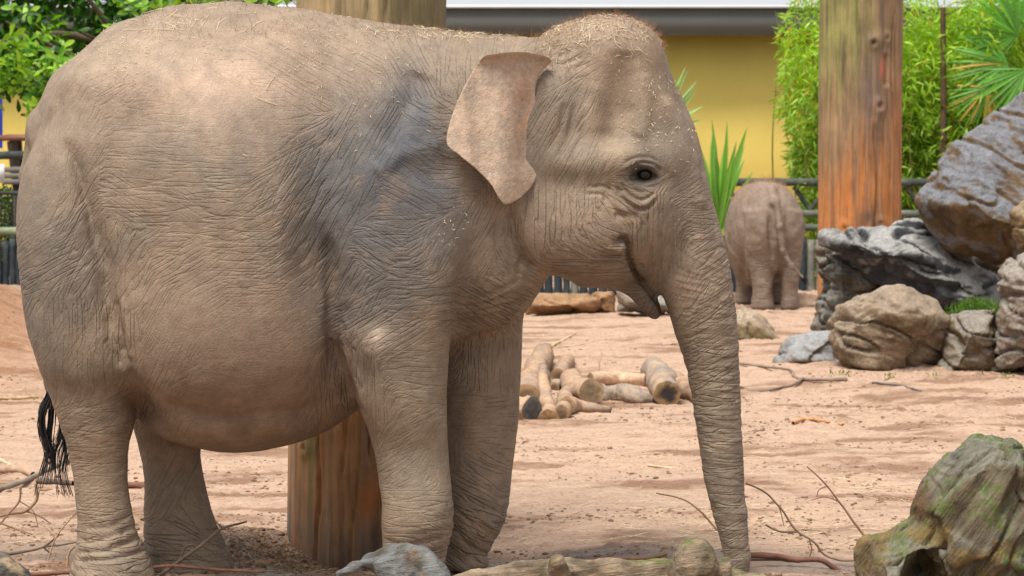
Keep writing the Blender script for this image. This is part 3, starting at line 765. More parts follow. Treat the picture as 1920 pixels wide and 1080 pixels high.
def spline(pts, n):
    P = np.array(pts, float); t = np.concatenate([[0], np.cumsum(np.linalg.norm(np.diff(P[:, :3], axis=0), axis=1) + 1e-6)])
    if len(P) < 3: return np.stack([np.interp(np.linspace(0, t[-1], n), t, P[:, c]) for c in range(P.shape[1])], 1)
    return np.stack(curve_table(t, list(P.T), n)[1:], 1)
m, nt, b = new_mat('black_tail_hair'); b.inputs['Base Color'].default_value = (.012, .012, .013, 1); b.inputs['Roughness'].default_value = .45
TAILH = m
paths = []
loops = [[(96,735),(84,765),(78,795),(84,822),(97,842),(101,870),(98,905)], [(100,740),(112,768),(118,795),(113,825),(104,848),(103,880),(108,930)], [(98,745),(96,790),(92,830),(95,870),(86,910)], [(104,750),(122,800),(124,840),(117,885),(128,930)], [(94,740),(80,770),(80,805),(90,850),(80,890),(72,930)]]
for lp in loops:
    for i in range(44):
        ox, oy, dx = random.gauss(0, 3.2), random.gauss(0, .02), random.gauss(0, 5)
        L0 = random.uniform(.55, 1.0); q_ = lp[:max(3, int(len(lp) * L0 + .5))]
        pts = [(*W(x + ox + dx * k / len(lp), y + random.gauss(0, 3), YC + .07 + oy + .01 * math.sin(k + i)), .0024 * (1 - .6 * k / len(q_))) for k, (x, y) in enumerate(q_)]
        paths.append(spline(pts, 14))
v, q = tubes(paths, 3)
tag(link('tail_tuft', raw_mesh('tail_tuft', v - BASE, q, TAILH), elephant), 'black wiry hair tuft at the end of the tail', kind='stuff')
lash = []
for s in (-1, 1):
    for i in range(34):
        t = i / 33; a = np.array(W(1188 + 44 * t, 317 - 13 * math.sin(math.pi * t) + 10 * t, YC + s * (.285 - .02 * t))); a[1] += -s * 0
        e = a + np.array([.012 * (t - .3), s * RNG.uniform(.012, .022), -RNG.uniform(.018, .034)])
        lash.append(np.array([[*a, .0011], [*((a + e) / 2 + np.array([0, s * .006, 0])), .0009], [*e, .0004]]))
v, q = tubes(lash, 3)
tag(link('eyelashes', raw_mesh('eyelashes', v - BASE, q, TAILH), elephant), kind='stuff')
# sparse bristles along the back and on the crown of the head
m, nt, b = new_mat('reddish_bristle'); b.inputs['Base Color'].default_value = (.30, .15, .08, 1); b.inputs['Roughness'].default_value = .6
epx, epy = project(ev)
crown = (enrm[:, 2] > .35) & ((epy < 75) | ((epx > 1000) & (epy < 170))) & (epx > 250) & (epx < 1275)
idx = np.nonzero(crown)[0]
pw = np.where(epx[idx] > 1000, 3.0, np.where(epx[idx] > 700, 1.4, .7)); idx = RNG.choice(idx, 3600, p=pw / pw.sum())
paths = []
for i in idx:
    n_ = enrm[i] + RNG.normal(0, .3, 3); ln = RNG.uniform(.012, .038)
    p0 = ev[i] - .003 * enrm[i]; p2 = p0 + n_ * ln; p2[2] -= .1 * ln
    paths.append(np.array([[*p0, .0006], [*(p0 + n_ * ln * .5 + .1 * ln * RNG.normal(0, 1, 3)), .0005], [*p2, .0002]]))
v, q = tubes(paths, 3)
tag(link('bristle_hair', raw_mesh('bristle_hair', v - BASE, q, m), elephant), kind='stuff')
# straw thrown over back and head
m, nt, b = new_mat('pale_straw')
oi = noise_tex(nt, 14, 2); r = ramp(nt, oi, [(.3, (.66, .50, .28)), (.7, (.86, .76, .54))]); L(nt, r.outputs[0], b.inputs['Base Color']); b.inputs['Roughness'].default_value = .55
STRAW = m
def straw_paths(points, normals, lens, lift=.006):
    out = []
    for p, n_, ln in zip(points, normals, lens):
        d = RNG.normal(0, 1, 3); d -= n_ * (d @ n_); d /= np.linalg.norm(d) + 1e-9
        bend = np.cross(n_, d) * RNG.normal(0, .15) * ln
        r = RNG.uniform(.0007, .0013)
        up = n_ * lift
        out.append(np.array([[*(p - d * ln / 2 + up * .3), r * .8], [*(p + bend + up), r], [*(p + d * ln / 2 + up * RNG.uniform(.2, 2.5)), r * .7]]))
    return out
sp = []
for (x, y, rx, ry, n_, l0, l1) in [(330,45,65,25,30,.04,.11),(430,20,50,16,12,.04,.11),(300,80,70,40,100,.006,.02),(220,130,60,40,130,.004,.014),(650,80,150,50,80,.006,.025),(560,120,160,60,40,.006,.02),(850,62,120,12,130,.02,.06),(1100,48,75,22,110,.02,.07),(1160,75,70,30,90,.015,.05),(1070,85,50,30,50,.02,.06),(1205,190,40,55,80,.004,.016),(1245,230,50,60,60,.004,.016),(850,420,30,30,30,.004,.012),(660,150,120,90,70,.004,.02),(500,150,20,25,3,.08,.12)]:
    dd = ((epx - x) / rx) ** 2 + ((epy - y) / ry) ** 2
    w_ = np.exp(-dd) * (ev[:, 1] < YC + .12) * (enrm[:, 1] < .35); w_ /= w_.sum()
    k = RNG.choice(len(ev), n_, p=w_)
    sp += straw_paths(ev[k], enrm[k], RNG.uniform(l0, l1, n_), .005)
v, q = tubes(sp, 3)
o = link('straw', raw_mesh('straw', v - BASE, q, STRAW)); o.location = tuple(BASE)
tag(o, 'pale straw scattered over the back and head of the adult elephant', 'straw', kind='stuff')
# ================================================================ timber posts
def wood_mat(name, rough=.75, grain=(26, 26, 1.6)):
    m, nt, b = new_mat(name)
    a = nd(nt, 'ShaderNodeAttribute', attribute_name='tint')
    n = noise_tex(nt, 1.0, 6, .65, stretch=grain)
    r = ramp(nt, n, [(.30, (.62, .58, .55)), (.5, (1, 1, 1)), (.72, (1.22, 1.2, 1.16))])
    n2 = noise_tex(nt, 5, 6, .6); r2 = ramp(nt, n2, [(.3, (.75, .75, .75)), (.7, (1.18, 1.18, 1.18))])
    c = mixc(nt, 1.0, a.outputs['Color'], r.outputs[0], 'MULTIPLY')
    L(nt, mixc(nt, 1.0, c, r2.outputs[0], 'MULTIPLY'), b.inputs['Base Color'])
    b.inputs['Roughness'].default_value = rough; b.inputs['Specular IOR Level'].default_value = .3
    bump(nt, b, n, .006, .8)
    return m
WOODP = wood_mat('post_wood')
def post_mesh(name, r, z0, z1, lean, seed, cracks, knots, tintfn, sides=200, rings=330):
    a = np.linspace(0, 2 * math.pi, sides, endpoint=False); z = np.linspace(z0, z1, rings)
    Z, A = np.meshgrid(z, a, indexing='ij'); Z = Z.ravel(); A = A.ravel()
    P = np.stack([np.cos(A) * 1.2, np.sin(A) * 1.2, Z * .25], 1)
    R = r * (1 + .025 * fbm(P, 3, seed)) + .004 * fbm(np.stack([np.cos(A) * 14, np.sin(A) * 14, Z * .8], 1), 3, seed + 3)
    for (phi, zc, ln, wd, dep) in cracks:                     # long drying cracks
        ph = phi + .05 * np.sin(Z * 5 + phi * 9) + .02 * pnoise(np.stack([Z * 6, Z * 0 + phi, Z * 0], 1), 3)
        d = ((A - ph + math.pi) % (2 * math.pi) - math.pi) * r
        R -= dep * np.exp(-(d / wd) ** 2) * smooth01(ln, ln * .7, np.abs(Z - zc))
    for (phi, zc, kr, dep) in knots:
        d = np.hypot(((A - phi + math.pi) % (2 * math.pi) - math.pi) * r, (Z - zc) * .85)
        R += dep * np.exp(-(d / kr) ** 2) - 1.2 * dep * np.exp(-(d / (kr * .45)) ** 2)
    t = (Z - z0)
    v = np.stack([np.cos(A) * R + lean * t, np.sin(A) * R, Z], 1)
    i, j = np.meshgrid(np.arange(rings - 1), np.arange(sides), indexing='ij'); i = i.ravel(); j = j.ravel(); k = (j + 1) % sides
    q = np.stack([i * sides + j, i * sides + k, (i + 1) * sides + k, (i + 1) * sides + j], 1)
    v = np.concatenate([v, [[lean * (z1 - z0), 0, z1 + .01]]])
    tp = (rings - 1) * sides + np.arange(sides)
    tri = np.stack([tp, np.roll(tp, -1), np.full(sides, len(v) - 1)], 1)
    col = tintfn(np.append(A, 0), np.append(Z, z1), v)
    return raw_mesh(name, v, [q, tri], WOODP, True, np.clip(col, .015, .9))
OR = np.array([.42, .155, .042]); GREYW = np.array([.30, .225, .15]); DARKW = np.array([.095, .065, .055]); ALG = np.array([.22, .24, .07]); TANW = np.array([.33, .18, .085])
def blend(c, w, col): w = np.clip(w, 0, 1)[:, None]; return c * (1 - w) + np.array(col) * w
def tint_a(A, Z, v):
    d = (A + math.pi / 2 + math.pi) % (2 * math.pi) - math.pi      # 0 faces the viewer, + to the right
    P = np.stack([d * 2, Z * .6, Z * 0], 1)
    c = np.tile(TANW * 1.15, (len(Z), 1))
    c = blend(c, .7 * smooth01(-.1, .5, fbm(P * np.array([2, 1.2, 1]), 3, 4)), OR)
    c = blend(c, .55 * smooth01(0, .5, fbm(P * np.array([3, .8, 1]), 3, 8)), GREYW * .7)
    c = blend(c, .6 * smooth01(.1, .5, fbm(P * 2.2, 3, 11)), [.16, .13, .06])
    c = blend(c, .8 * smooth01(.5, .1, Z + .25 * fbm(P * 3, 3, 13)) * (.5 + .5 * smooth01(-.2, .3, fbm(P * 4, 2, 15))), [.13, .115, .105])
    c = blend(c, .9 * np.exp(-((d - .15) / .2) ** 2 - ((Z - .42) / .12) ** 2), OR)
    c = blend(c, .85 * np.exp(-((d - .22) / .1) ** 2 - ((Z - .25) / .13) ** 2), DARKW)
    c = blend(c, .6 * np.exp(-((d + .75) / .12) ** 2 - ((Z - .7) / .15) ** 2), ALG * .7)
    c = blend(c, .75 * smooth01(1.6, 2.0, Z), [.33, .26, .14])
    c = blend(c, .7 * smooth01(1.8, 2.2, Z) * smooth01(.05, .4, d + .25 * fbm(P * np.array([4, 1, 1]), 2, 21)), [.13, .11, .05])
    return c
def tint_b(A, Z, v):
    d = (A + math.pi / 2 + math.pi) % (2 * math.pi) - math.pi
    P = np.stack([d * 2, Z * .6, Z * 0], 1); x = np.sin(d)
    c = np.tile(OR * 1.05, (len(Z), 1))
    c = blend(c, .5 * smooth01(-.1, .5, fbm(P * np.array([3, 1, 1]), 3, 4)), TANW)
    w = 1.55 + .35 * x
    c = blend(c, .85 * smooth01(w - .1, w + .55, Z + .22 * fbm(P * np.array([5, 1, 1]), 3, 8)), [.24, .175, .10])
    c = blend(c, .7 * smooth01(1.9, 2.6, Z + .3 * fbm(P * np.array([6, 1, 1]), 3, 18)) * smooth01(.6, -.3, x), ALG)
    sx = .35 + .08 * np.sin(Z * 3.0)
    c = blend(c, .8 * np.exp(-((x - sx) / (.17 + .09 * fbm(P * 3, 2, 5))) ** 2) * smooth01(.55, .9, Z) * smooth01(-.5, .2, fbm(P * np.array([2, 2.5, 1]), 2, 15)), [.11, .072, .06])
    c = blend(c, .85 * np.exp(-((x - .15) / .3) ** 2 - ((Z - 2.2) / .4) ** 2), [.14, .095, .085])
    c = blend(c, .6 * np.exp(-((x - .75) / .25) ** 2 - ((Z - 1.9) / .6) ** 2), [.30, .14, .07])
    c = blend(c, .9 * np.exp(-((x - .1) / .12) ** 2 - ((Z - 1.12) / .06) ** 2), DARKW)
    c = blend(c, .6 * smooth01(.15, .45, fbm(P * np.array([4, 2.2, 1]), 4, 33)), [.13, .085, .06])
    c = blend(c, .5 * smooth01(.25, .5, fbm(P * np.array([9, 1.2, 1]), 3, 39)), [.36, .24, .13])
    c = blend(c, .9 * np.exp(-((x - .18) / .14) ** 2 - ((Z - 2.58) / .045) ** 2), [.07, .045, .03])
    c = blend(c, .8 * np.exp(-((x - .42) / .08) ** 2 - ((Z - 2.36) / .08) ** 2), [.42, .10, .06])
    return c
YA = 16.22; xa = WX(676, 1030, YA); za = -.20
PHI = -math.pi / 2
pa = post_mesh('timber_post', .356, 0, 3.9, .020, 3, [(PHI - .62, .45, .5, .006, .03), (PHI - .2, .75, .35, .005, .02), (PHI + .12, .8, .22, .006, .025), (PHI + .35, .6, .55, .006, .028), (PHI - .45, 2.6, .6, .01, .04), (PHI + .2, 2.7, .7, .006, .02), (PHI - .05, .35, .3, .004, .02), (PHI + .02, 2.5, .5, .006, .02)], [(PHI + .1, .93, .07, .03), (PHI - .85, .66, .035, .02)], tint_a)
tag(link('timber_post', pa, None, (xa, YA, za)), 'thick weathered timber post standing behind the belly of the adult elephant', 'post')
YB = 28.9; xb = WX(1611, 420, YB)
pb = post_mesh('timber_post', .351, 0, 4.2, .003, 9, [(PHI + .3, 1.4, .55, .02, .035), (PHI + .42, .5, .5, .006, .02), (PHI - .5, 2.2, .5, .006, .015), (PHI + .75, 2.3, .6, .007, .02), (PHI - .15, 2.9, .6, .006, .015), (PHI + .5, 2.35, .15, .02, .03)], [(PHI + .2, 2.58, .05, .03), (PHI + .36, 2.05, .06, .03), (PHI - .45, 1.02, .05, .025), (PHI + .42, 1.06, .045, .025), (PHI + .55, 2.62, .04, .02)], tint_b)
tag(link('timber_post', pb, None, (xb, YB, -.1)), 'thick orange-brown timber post rising behind the grey boulders', 'post')

def unit(a): return a / np.maximum(np.linalg.norm(a, axis=-1, keepdims=True), 1e-9)
# ================================================================ rocks
def rock_material():
    m, nt, b = new_mat('limestone')
    a = nd(nt, 'ShaderNodeAttribute', attribute_name='tint')
    n = noise_tex(nt, 7, 8, .7); r = ramp(nt, n, [(.28, (.45, .43, .41)), (.48, (1, 1, 1)), (.72, (1.35, 1.35, 1.36))])
    n2 = noise_tex(nt, 38, 5, .7); r2 = ramp(nt, n2, [(.3, (.7, .68, .66)), (.7, (1.2, 1.2, 1.2))])
    c = mixc(nt, 1.0, a.outputs['Color'], r.outputs[0], 'MULTIPLY')
    L(nt, mixc(nt, 1.0, c, r2.outputs[0], 'MULTIPLY'), b.inputs['Base Color'])
    b.inputs['Roughness'].default_value = .72; b.inputs['Specular IOR Level'].default_value = .35
    bump(nt, b, noise_tex(nt, 12, 9, .75), .06, .9); bump(nt, b, noise_tex(nt, 60, 4, .7), .008, .8)
    return m
ROCKM = rock_material()
def hull(P):
    P = sorted(set(map(tuple, P)))
    def half(p):
        h = []
        for q in p:
            while len(h) > 1 and (h[-1][0] - h[-2][0]) * (q[1] - h[-2][1]) - (h[-1][1] - h[-2][1]) * (q[0] - h[-2][0]) <= 0: h.pop()
            h.append(q)
        return h[:-1]
    return np.array(half(P) + half(P[::-1]))
def rock(label, polys, Y, depth, seed, pal, h=.016, rough=.03, strata=(0.3, 0, 1), taper=.5, name='boulder', cat='boulder', group='boulders heaped beside the orange post', mat=None, tintfn=None, colorfn=None, noisef=3.0, fiber=None, ku=.05, cuts=()):
    rg = np.random.default_rng(seed); fld = Field()
    allp = []
    for pl in polys:
        H = hull([(W(x, y, Y)[0], W(x, y, Y)[2]) for x, y in pl]); allp.append(H)
        e = np.roll(H, -1, 0) - H; nn = np.stack([e[:, 1], -e[:, 0]], 1); nn /= np.linalg.norm(nn, axis=1)[:, None]
        cz = H.mean(0); fac = []
        for _ in range(7):                                        # broken facets on the faces towards and away from the viewer
            t = rg.normal(0, .42, 2); s = rg.choice([-1, 1]); n3 = np.array([t[0], s, t[1]]); n3 /= np.linalg.norm(n3)
            fac.append((n3, depth * rg.uniform(.62, .95)))
        def fn(p, H=H, nn=nn, cz=cz, fac=fac):
            d = np.full(len(p), -1e3); ay = np.abs(p[:, 1] - Y)
            for a, n2 in zip(H, nn):
                d = -smin(-d, -((p[:, 0] - a[0]) * n2[0] + (p[:, 2] - a[1]) * n2[1] + taper * np.maximum(ay - .05, 0)), .015)
            for n3, o in fac:
                d = -smin(-d, -((p[:, 0] - cz[0]) * n3[0] + (p[:, 1] - Y) * n3[1] + (p[:, 2] - cz[1]) * n3[2] - o), .012)
            return d
        lo = np.array([H[:, 0].min(), Y - depth * 1.1, H[:, 1].min()]); hi = np.array([H[:, 0].max(), Y + depth * 1.1, H[:, 1].max()])
        fld.add(fn, lo, hi, ku)
    for (cx, cy, dy, rr) in cuts: fld.ellipsoid(W(cx, cy, Y + dy), rr, .04, True)
    lo, hi = fld.bounds()
    v, q = mesh_field(fld, lo, hi, h)
    n = vnormals(v, q); S = np.array(strata, float); S /= np.linalg.norm(S)
    s = (v @ S)
    ps = v * noisef + S[None] * s[:, None] * noisef * 2.2
    if fiber is not None:
        G = unit(np.array(fiber, float)); ps = (v - .9 * G[None] * (v @ G)[:, None]) * noisef * 3
    f1 = fbm(ps * .75, 6, seed, .55); f2 = 1 - np.abs(fbm(v * noisef * .55, 2, seed + 30)); f3 = smooth01(.12, 0, np.abs(fbm(ps * .5, 2, seed + 50)))
    f4 = np.round(fbm(v * 2.2, 2, seed + 70) * 5) / 5
    v2 = v + n * (rough * (.9 * f1 + 1.0 * (f2 - .7) - 1.3 * f3 + 1.1 * f4))[:, None]
    n2 = vnormals(v2, q)
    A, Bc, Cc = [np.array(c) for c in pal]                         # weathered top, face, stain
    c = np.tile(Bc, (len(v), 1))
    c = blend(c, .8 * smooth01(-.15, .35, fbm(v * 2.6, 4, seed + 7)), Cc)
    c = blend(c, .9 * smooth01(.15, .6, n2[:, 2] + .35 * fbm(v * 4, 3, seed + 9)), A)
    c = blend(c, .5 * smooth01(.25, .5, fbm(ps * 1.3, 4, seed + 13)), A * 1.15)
    if colorfn: c = colorfn(c, v2, n2)
    base = np.array([v2[:, 0].mean(), Y, v2[:, 2].min()])
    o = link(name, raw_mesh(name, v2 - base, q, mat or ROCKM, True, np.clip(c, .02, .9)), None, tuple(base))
    return tag(o, label, cat, group)
GR = (.22, .235, .265); OC = (.17, .108, .048); BR = (.085, .05, .022); LT = (.40, .40, .385); GB = (.065, .07, .082)
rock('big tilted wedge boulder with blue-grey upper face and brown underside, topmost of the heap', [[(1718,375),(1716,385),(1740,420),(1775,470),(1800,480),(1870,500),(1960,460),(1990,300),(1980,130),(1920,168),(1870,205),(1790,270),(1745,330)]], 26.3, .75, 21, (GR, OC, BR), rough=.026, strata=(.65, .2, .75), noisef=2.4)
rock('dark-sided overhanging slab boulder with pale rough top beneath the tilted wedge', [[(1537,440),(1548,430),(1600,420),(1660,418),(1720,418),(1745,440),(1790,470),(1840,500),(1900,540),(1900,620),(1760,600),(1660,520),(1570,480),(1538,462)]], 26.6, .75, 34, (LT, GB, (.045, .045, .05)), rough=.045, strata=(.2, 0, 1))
rock('speckled yellow-grey boulder propping up the overhanging slab', [[(1534,462),(1600,470),(1680,500),(1700,640),(1600,650),(1540,645),(1530,600)]], 27.0, .5, 44, ((.26, .25, .22), (.19, .15, .085), (.06, .06, .06)), rough=.05, noisef=4)
rock('pale tan rounded boulder in front of the overhanging slab', [[(1557,610),(1580,585),(1625,555),(1660,543),(1700,540),(1740,560),(1780,590),(1790,640),(1760,712),(1700,712),(1640,710),(1580,702),(1562,660)]], 25.0, .42, 51, ((.38, .30, .22), (.25, .19, .125), (.16, .105, .05)), rough=.04)
rock('low flat grey rock half buried at the foot of the tan boulder', [[(1450,690),(1455,665),(1475,640),(1520,625),(1565,618),(1575,700),(1500,705)]], 25.5, .35, 63, ((.38, .385, .39), (.27, .265, .25), (.23, .20, .16)), rough=.025)
rock('squat brown block between the tan boulder and the tall pale rock', [[(1757,700),(1765,640),(1785,590),(1830,578),(1868,575),(1880,700),(1860,712),(1760,712)]], 24.9, .4, 73, ((.32, .29, .25), (.20, .15, .09), (.12, .08, .04)), rough=.035)
rock('tall pale upright rock at the end of the boulder row', [[(1868,700),(1866,620),(1872,530),(1880,490),(1905,482),(1960,465),(1990,500),(1990,705)]], 24.7, .45, 83, ((.37, .335, .29), (.26, .21, .16), (.17, .12, .08)), rough=.04)
rock('small ochre rock wedged under the tilted wedge boulder', [[(1893,425),(1900,395),(1930,380),(1980,380),(1980,480),(1905,470)]], 25.4, .35, 93, ((.34, .27, .18), (.26, .165, .075), (.14, .085, .04)), rough=.03)
rock('shadowed brown boulder deep in the gap under the tilted wedge', [[(1770,460),(1880,440),(1960,480),(1960,700),(1800,690),(1770,560)]], 27.2, .5, 97, ((.3, .27, .22), (.16, .12, .07), (.12, .09, .06)), rough=.04)
rock('pale sandy rock lying on the sand beyond the trunk of the adult elephant', [[(1360,650),(1368,590),(1388,568),(1415,580),(1440,605),(1462,640),(1450,655)]], 28.0, .3, 103, ((.48, .38, .28), (.38, .29, .19), (.31, .26, .14)), rough=.02, group=None)
rock('pale grey rock seen below the chin of the adult elephant, by the fence', [[(1158,585),(1158,540),(1190,528),(1235,540),(1262,560),(1262,590)]], 31.0, .3, 113, ((.40, .375, .33), (.34, .31, .26), (.29, .23, .16)), rough=.02, group=None)
rock('long low orange-brown rock lying along the foot of the fence', [[(985,590),(985,552),(1040,556),(1100,546),(1148,545),(1157,560),(1155,590)]], 31.4, .3, 123, ((.42, .25, .13), (.34, .18, .08), (.26, .14, .065)), rough=.03, group=None)
rock('low brown rock behind the hind legs of the calf', [[(1460,590),(1462,560),(1500,550),(1530,556),(1545,590)]], 33.3, .3, 133, ((.46, .30, .21), (.38, .24, .16), (.30, .18, .11)), rough=.02, group=None)

# ================================================================ logs
LOGM = wood_mat('dry_log', .8, (30, 30, 30))
def log_obj(pts, label, name='log', cat='log', group=None, sides=22, n=26, col=(.52, .38, .27), col2=(.40, .33, .28), cut=(.30, .19, .10), cut2=(.15, .095, .055), seed=0, rough=.24, ends=(True, True), bend=True):
    """pts: world x y z r; bark mesh plus a cut face on each sawn end"""
    P = spline(pts, n)
    v, q = tubes([P], sides)
    ctr = np.repeat(P[:, :3], sides, 0); rad = np.repeat(P[:, 3], sides)
    dr = v - ctr
    v = ctr + dr * (1 + rough * fbm(v * 6, 3, seed) + .5 * rough * fbm(v * 20, 2, seed + 5))[:, None] + .35 * rad[:, None] * np.stack([pnoise(ctr * 4, seed + 11), pnoise(ctr * 4, seed + 12), pnoise(ctr * 4, seed + 13)], 1)
    c = blend(np.tile(col, (len(v), 1)), smooth01(-.2, .4, fbm(v * 5, 3, seed + 9)) * .8, col2)
    base = np.array(P[0, :3]); base[2] = v[:, 2].min()
    tri = []
    vv = [v]; nv = len(v); cc = [c]
    faces = [q]
    for e, (idx) in enumerate((0, n - 1)):
        ring = idx * sides + np.arange(sides); cen = v[ring].mean(0)
        vv.append(cen[None] + 0); cc.append(np.array([col2])); t = np.stack([ring, np.roll(ring, -1), np.full(sides, nv)], 1); nv += 1
        tri.append(t[:, ::-1] if e == 0 else t)
    o = link(name, raw_mesh(name, np.concatenate(vv) - base, [q, np.concatenate(tri)], LOGM, True, np.clip(np.concatenate(cc), .02, .9)), None, tuple(base))
    tag(o, label, cat, group)
    for e, idx in enumerate((0, n - 1)):
        if not ends[e]: continue
        ring = v[idx * sides:(idx + 1) * sides]; cen = ring.mean(0); T = P[0, :3] - P[1, :3] if e == 0 else P[-1, :3] - P[-2, :3]; T /= np.linalg.norm(T)
        rs = np.array([.985, .8, .6, .4, .2, .02]); V = np.concatenate([cen + (ring - cen) * k + T * (.005 + .006 * (1 - k) ** .5 * RNG.uniform(.6, 1.4)) for k in rs])
        i, j = np.meshgrid(np.arange(len(rs) - 1), np.arange(sides), indexing='ij'); i = i.ravel(); j = j.ravel(); k = (j + 1) % sides
        Q = np.stack([i * sides + j, i * sides + k, (i + 1) * sides + k, (i + 1) * sides + j], 1)
        if e == 0: Q = Q[:, ::-1]
        w = np.repeat(1 - rs, sides) * 1.5 + .35 * fbm(V * 18, 3, seed + 4)
        C = blend(np.tile(cut, (len(V), 1)), smooth01(.2, .8, w), cut2)
        link('cut_face', raw_mesh('cut_face', V - base, Q, LOGM, True, np.clip(C, .02, .9)), o)
    return o
YL = 21.3
def lp(pts, Y=YL, slope=0.0):
    """pixels with radius in pixels; third entry shifts the point in depth"""
    out = []
    lean = Y != YL
    for (x, y, r, dy) in pts:
        Yi = Y + dy if lean else ground_at(x, y + r * .93)[1]     # lying wood: depth from where it meets the sand
        w = W(x, y, Yi); out.append((*w, r * Yi / F))
    return out
GL = 'dry logs heaped on the sand'
PALE = dict(col=(.40, .265, .17), col2=(.28, .20, .15))
log_obj(lp([(1016,664,20,.9),(1003,705,23,.5),(985,745,25,.1)]), 'thick pale bark-stripped log behind the leaning branch of the log heap', group=GL, seed=1, **PALE)
log_obj(lp([(1017,688,9,1.1),(1022,735,11,.6),(1030,775,16,.1),(1031,784,21,0)], 21.45), 'pale branch leaning on the log heap, flared sawn foot towards the viewer', group=GL, seed=2, **PALE, cut=(.34,.20,.10), cut2=(.24,.14,.065))
log_obj(lp([(940,766,22,.25),(975,769,24,.1),(1001,772,24,0)]), 'short log with a dark grey sawn end beside the flared branch', group=GL, seed=3, cut=(.10,.095,.085), cut2=(.06,.055,.05), **PALE)
log_obj(lp([(965,728,9,.1),(1000,741,9,0),(1024,752,8,-.05)]), 'thin pale branch crossing behind the flared branch', group=GL, seed=4, n=14, **PALE)
log_obj(lp([(1064,735,14,.1),(1058,758,15,0),(1052,776,15,-.1)]), 'stubby pale log propped at the middle of the heap', group=GL, seed=5, n=16, **PALE)
log_obj(lp([(1068,762,18,0),(1085,762,13,0),(1110,765,10,-.05),(1142,768,6,-.1)]), 'tapering pale branch lying along the front of the log heap', group=GL, seed=6, **PALE)
log_obj(lp([(1070,714,20,.8),(1088,728,23,.4),(1110,739,26,-.1)]), 'log with a round tan sawn end facing the viewer', group=GL, seed=7, cut=(.27,.185,.11), cut2=(.17,.12,.07), **PALE)
log_obj(lp([(1120,738,17,.25),(1160,736,18,.2),(1195,742,16,.1),(1224,750,7,.05)]), 'grey log with a splintered end lying between the two round-ended logs', group=GL, seed=8, col=(.32,.25,.19), col2=(.24,.20,.17), rough=.3)
log_obj(lp([(1226,690,23,.9),(1236,712,25,.4),(1252,736,25,-.1)]), 'thick log with a dark hollow end facing the viewer', group=GL, seed=9, cut=(.24,.15,.07), cut2=(.03,.022,.016), col=(.36,.26,.18), col2=(.26,.22,.19))
log_obj(lp([(1110,712,12,1.2),(1160,708,13,1.2),(1215,712,13,1.2)]), 'half buried sandy log lying behind the log heap', group=GL, seed=10, col=(.52,.36,.25), col2=(.44,.30,.2))
log_obj(lp([(1262,712,17,.9),(1285,728,20,.5),(1315,740,20,.3)]), 'brown log lying beside the thick hollow log', group=GL, seed=11, col=(.36,.24,.16), col2=(.28,.18,.12))
log_obj(lp([(1038,727,10,.3),(1055,719,9,.35),(1074,711,7,.4)]), 'short dark stick of wood poking out of the log heap', group=GL, seed=12, n=12, col=(.34,.26,.19), col2=(.22,.19,.16))
log_obj(lp([(1048,702,13,1.0),(1058,688,14,1.1),(1066,674,13,1.2)]), 'rounded pale log stub standing at the back of the log heap', group=GL, seed=13, n=14, **PALE)
# ================================================================ fences
FENM = wood_mat('green_stained_timber', .85, (20, 20, 20))
def pole(name, parent, base, a, b, r0, r1, col, col2, seed, sides=10, n=8):
    P = spline([(*a, r0), (*(np.array(a) * .5 + np.array(b) * .5 + RNG.normal(0, .006, 3)), (r0 + r1) / 2), (*b, r1)], n)
    v, q = tubes([P], sides); nv = len(v)
    v = v + .10 * r0 * np.stack([pnoise(v * 6, seed), pnoise(v * 6, seed + 1), pnoise(v * 6, seed + 2)], 1)
    v = np.concatenate([v, P[[0], :3], P[[-1], :3]])
    ring = np.arange(sides); t0 = np.stack([np.roll(ring, -1), ring, np.full(sides, nv)], 1); ring = ring + (n - 1) * sides; t1 = np.stack([ring, np.roll(ring, -1), np.full(sides, nv + 1)], 1)
    c = blend(np.tile(col, (len(v), 1)), smooth01(-.2, .4, fbm(v * 6, 3, seed)) * .8, col2)
    return link(name, raw_mesh(name, v - np.array(base), [q, np.concatenate([t0, t1])], FENM, True, np.clip(c, .01, .9)), parent)
DG = (.045, .055, .05); DG2 = (.10, .115, .085); BL = (.022, .035, .045); BL2 = (.05, .065, .07)
def fence(label, Y, xr, rails, stake_top, stake_bot, braces=(), posts=(), stakes_px=(0, 0), pitch=15):
    base = (W((xr[0] + xr[1]) / 2, 500, Y)[0], Y, 0); o = thing('log_fence', label, 'fence', base)
    k = 0
    for (py, r, c1, c2, dy) in rails:
        a = W(xr[0], py, Y + dy); b_ = W(xr[1], py, Y + dy); s = Y / F
        pole('rail', o, base, a, b_, r * s, r * s * .95, c1, c2, k * 3 + 1, n=40); k += 1
    for (x0, y0, x1, y1, r) in braces:
        pole('brace', o, base, W(x0, y0, Y + .02), W(x1, y1, Y + .02), r * Y / F, r * Y / F, DG, DG2, k * 3); k += 1
    for x in posts:
        a = W(x, 345, Y + .07); b_ = W(x, 566, Y + .07); pole('post', o, base, (a[0], a[1], a[2]), (b_[0], b_[1], -.1), 7 * Y / F, 7.5 * Y / F, DG, DG2, k * 3); k += 1
    x = stakes_px[0]
    while x < stakes_px[1]:
        w = random.uniform(.8, 1.15) * pitch; t = W(x + w / 2, stake_top + random.uniform(-5, 5), Y - .06 + random.uniform(-.02, .02)); bt = W(x + w / 2, stake_bot, t[1])
        pale = random.random() < .22
        pole('stake', o, base, (t[0] + random.uniform(-.01, .01), t[1], t[2]), (bt[0], bt[1], min(bt[2], -.08)), w * .46 * Y / F, w * .48 * Y / F, (.16, .17, .15) if pale else BL, (.22, .21, .18) if pale else BL2, k * 3); k += 1
        x += w
    return o
YFEN = 34.6
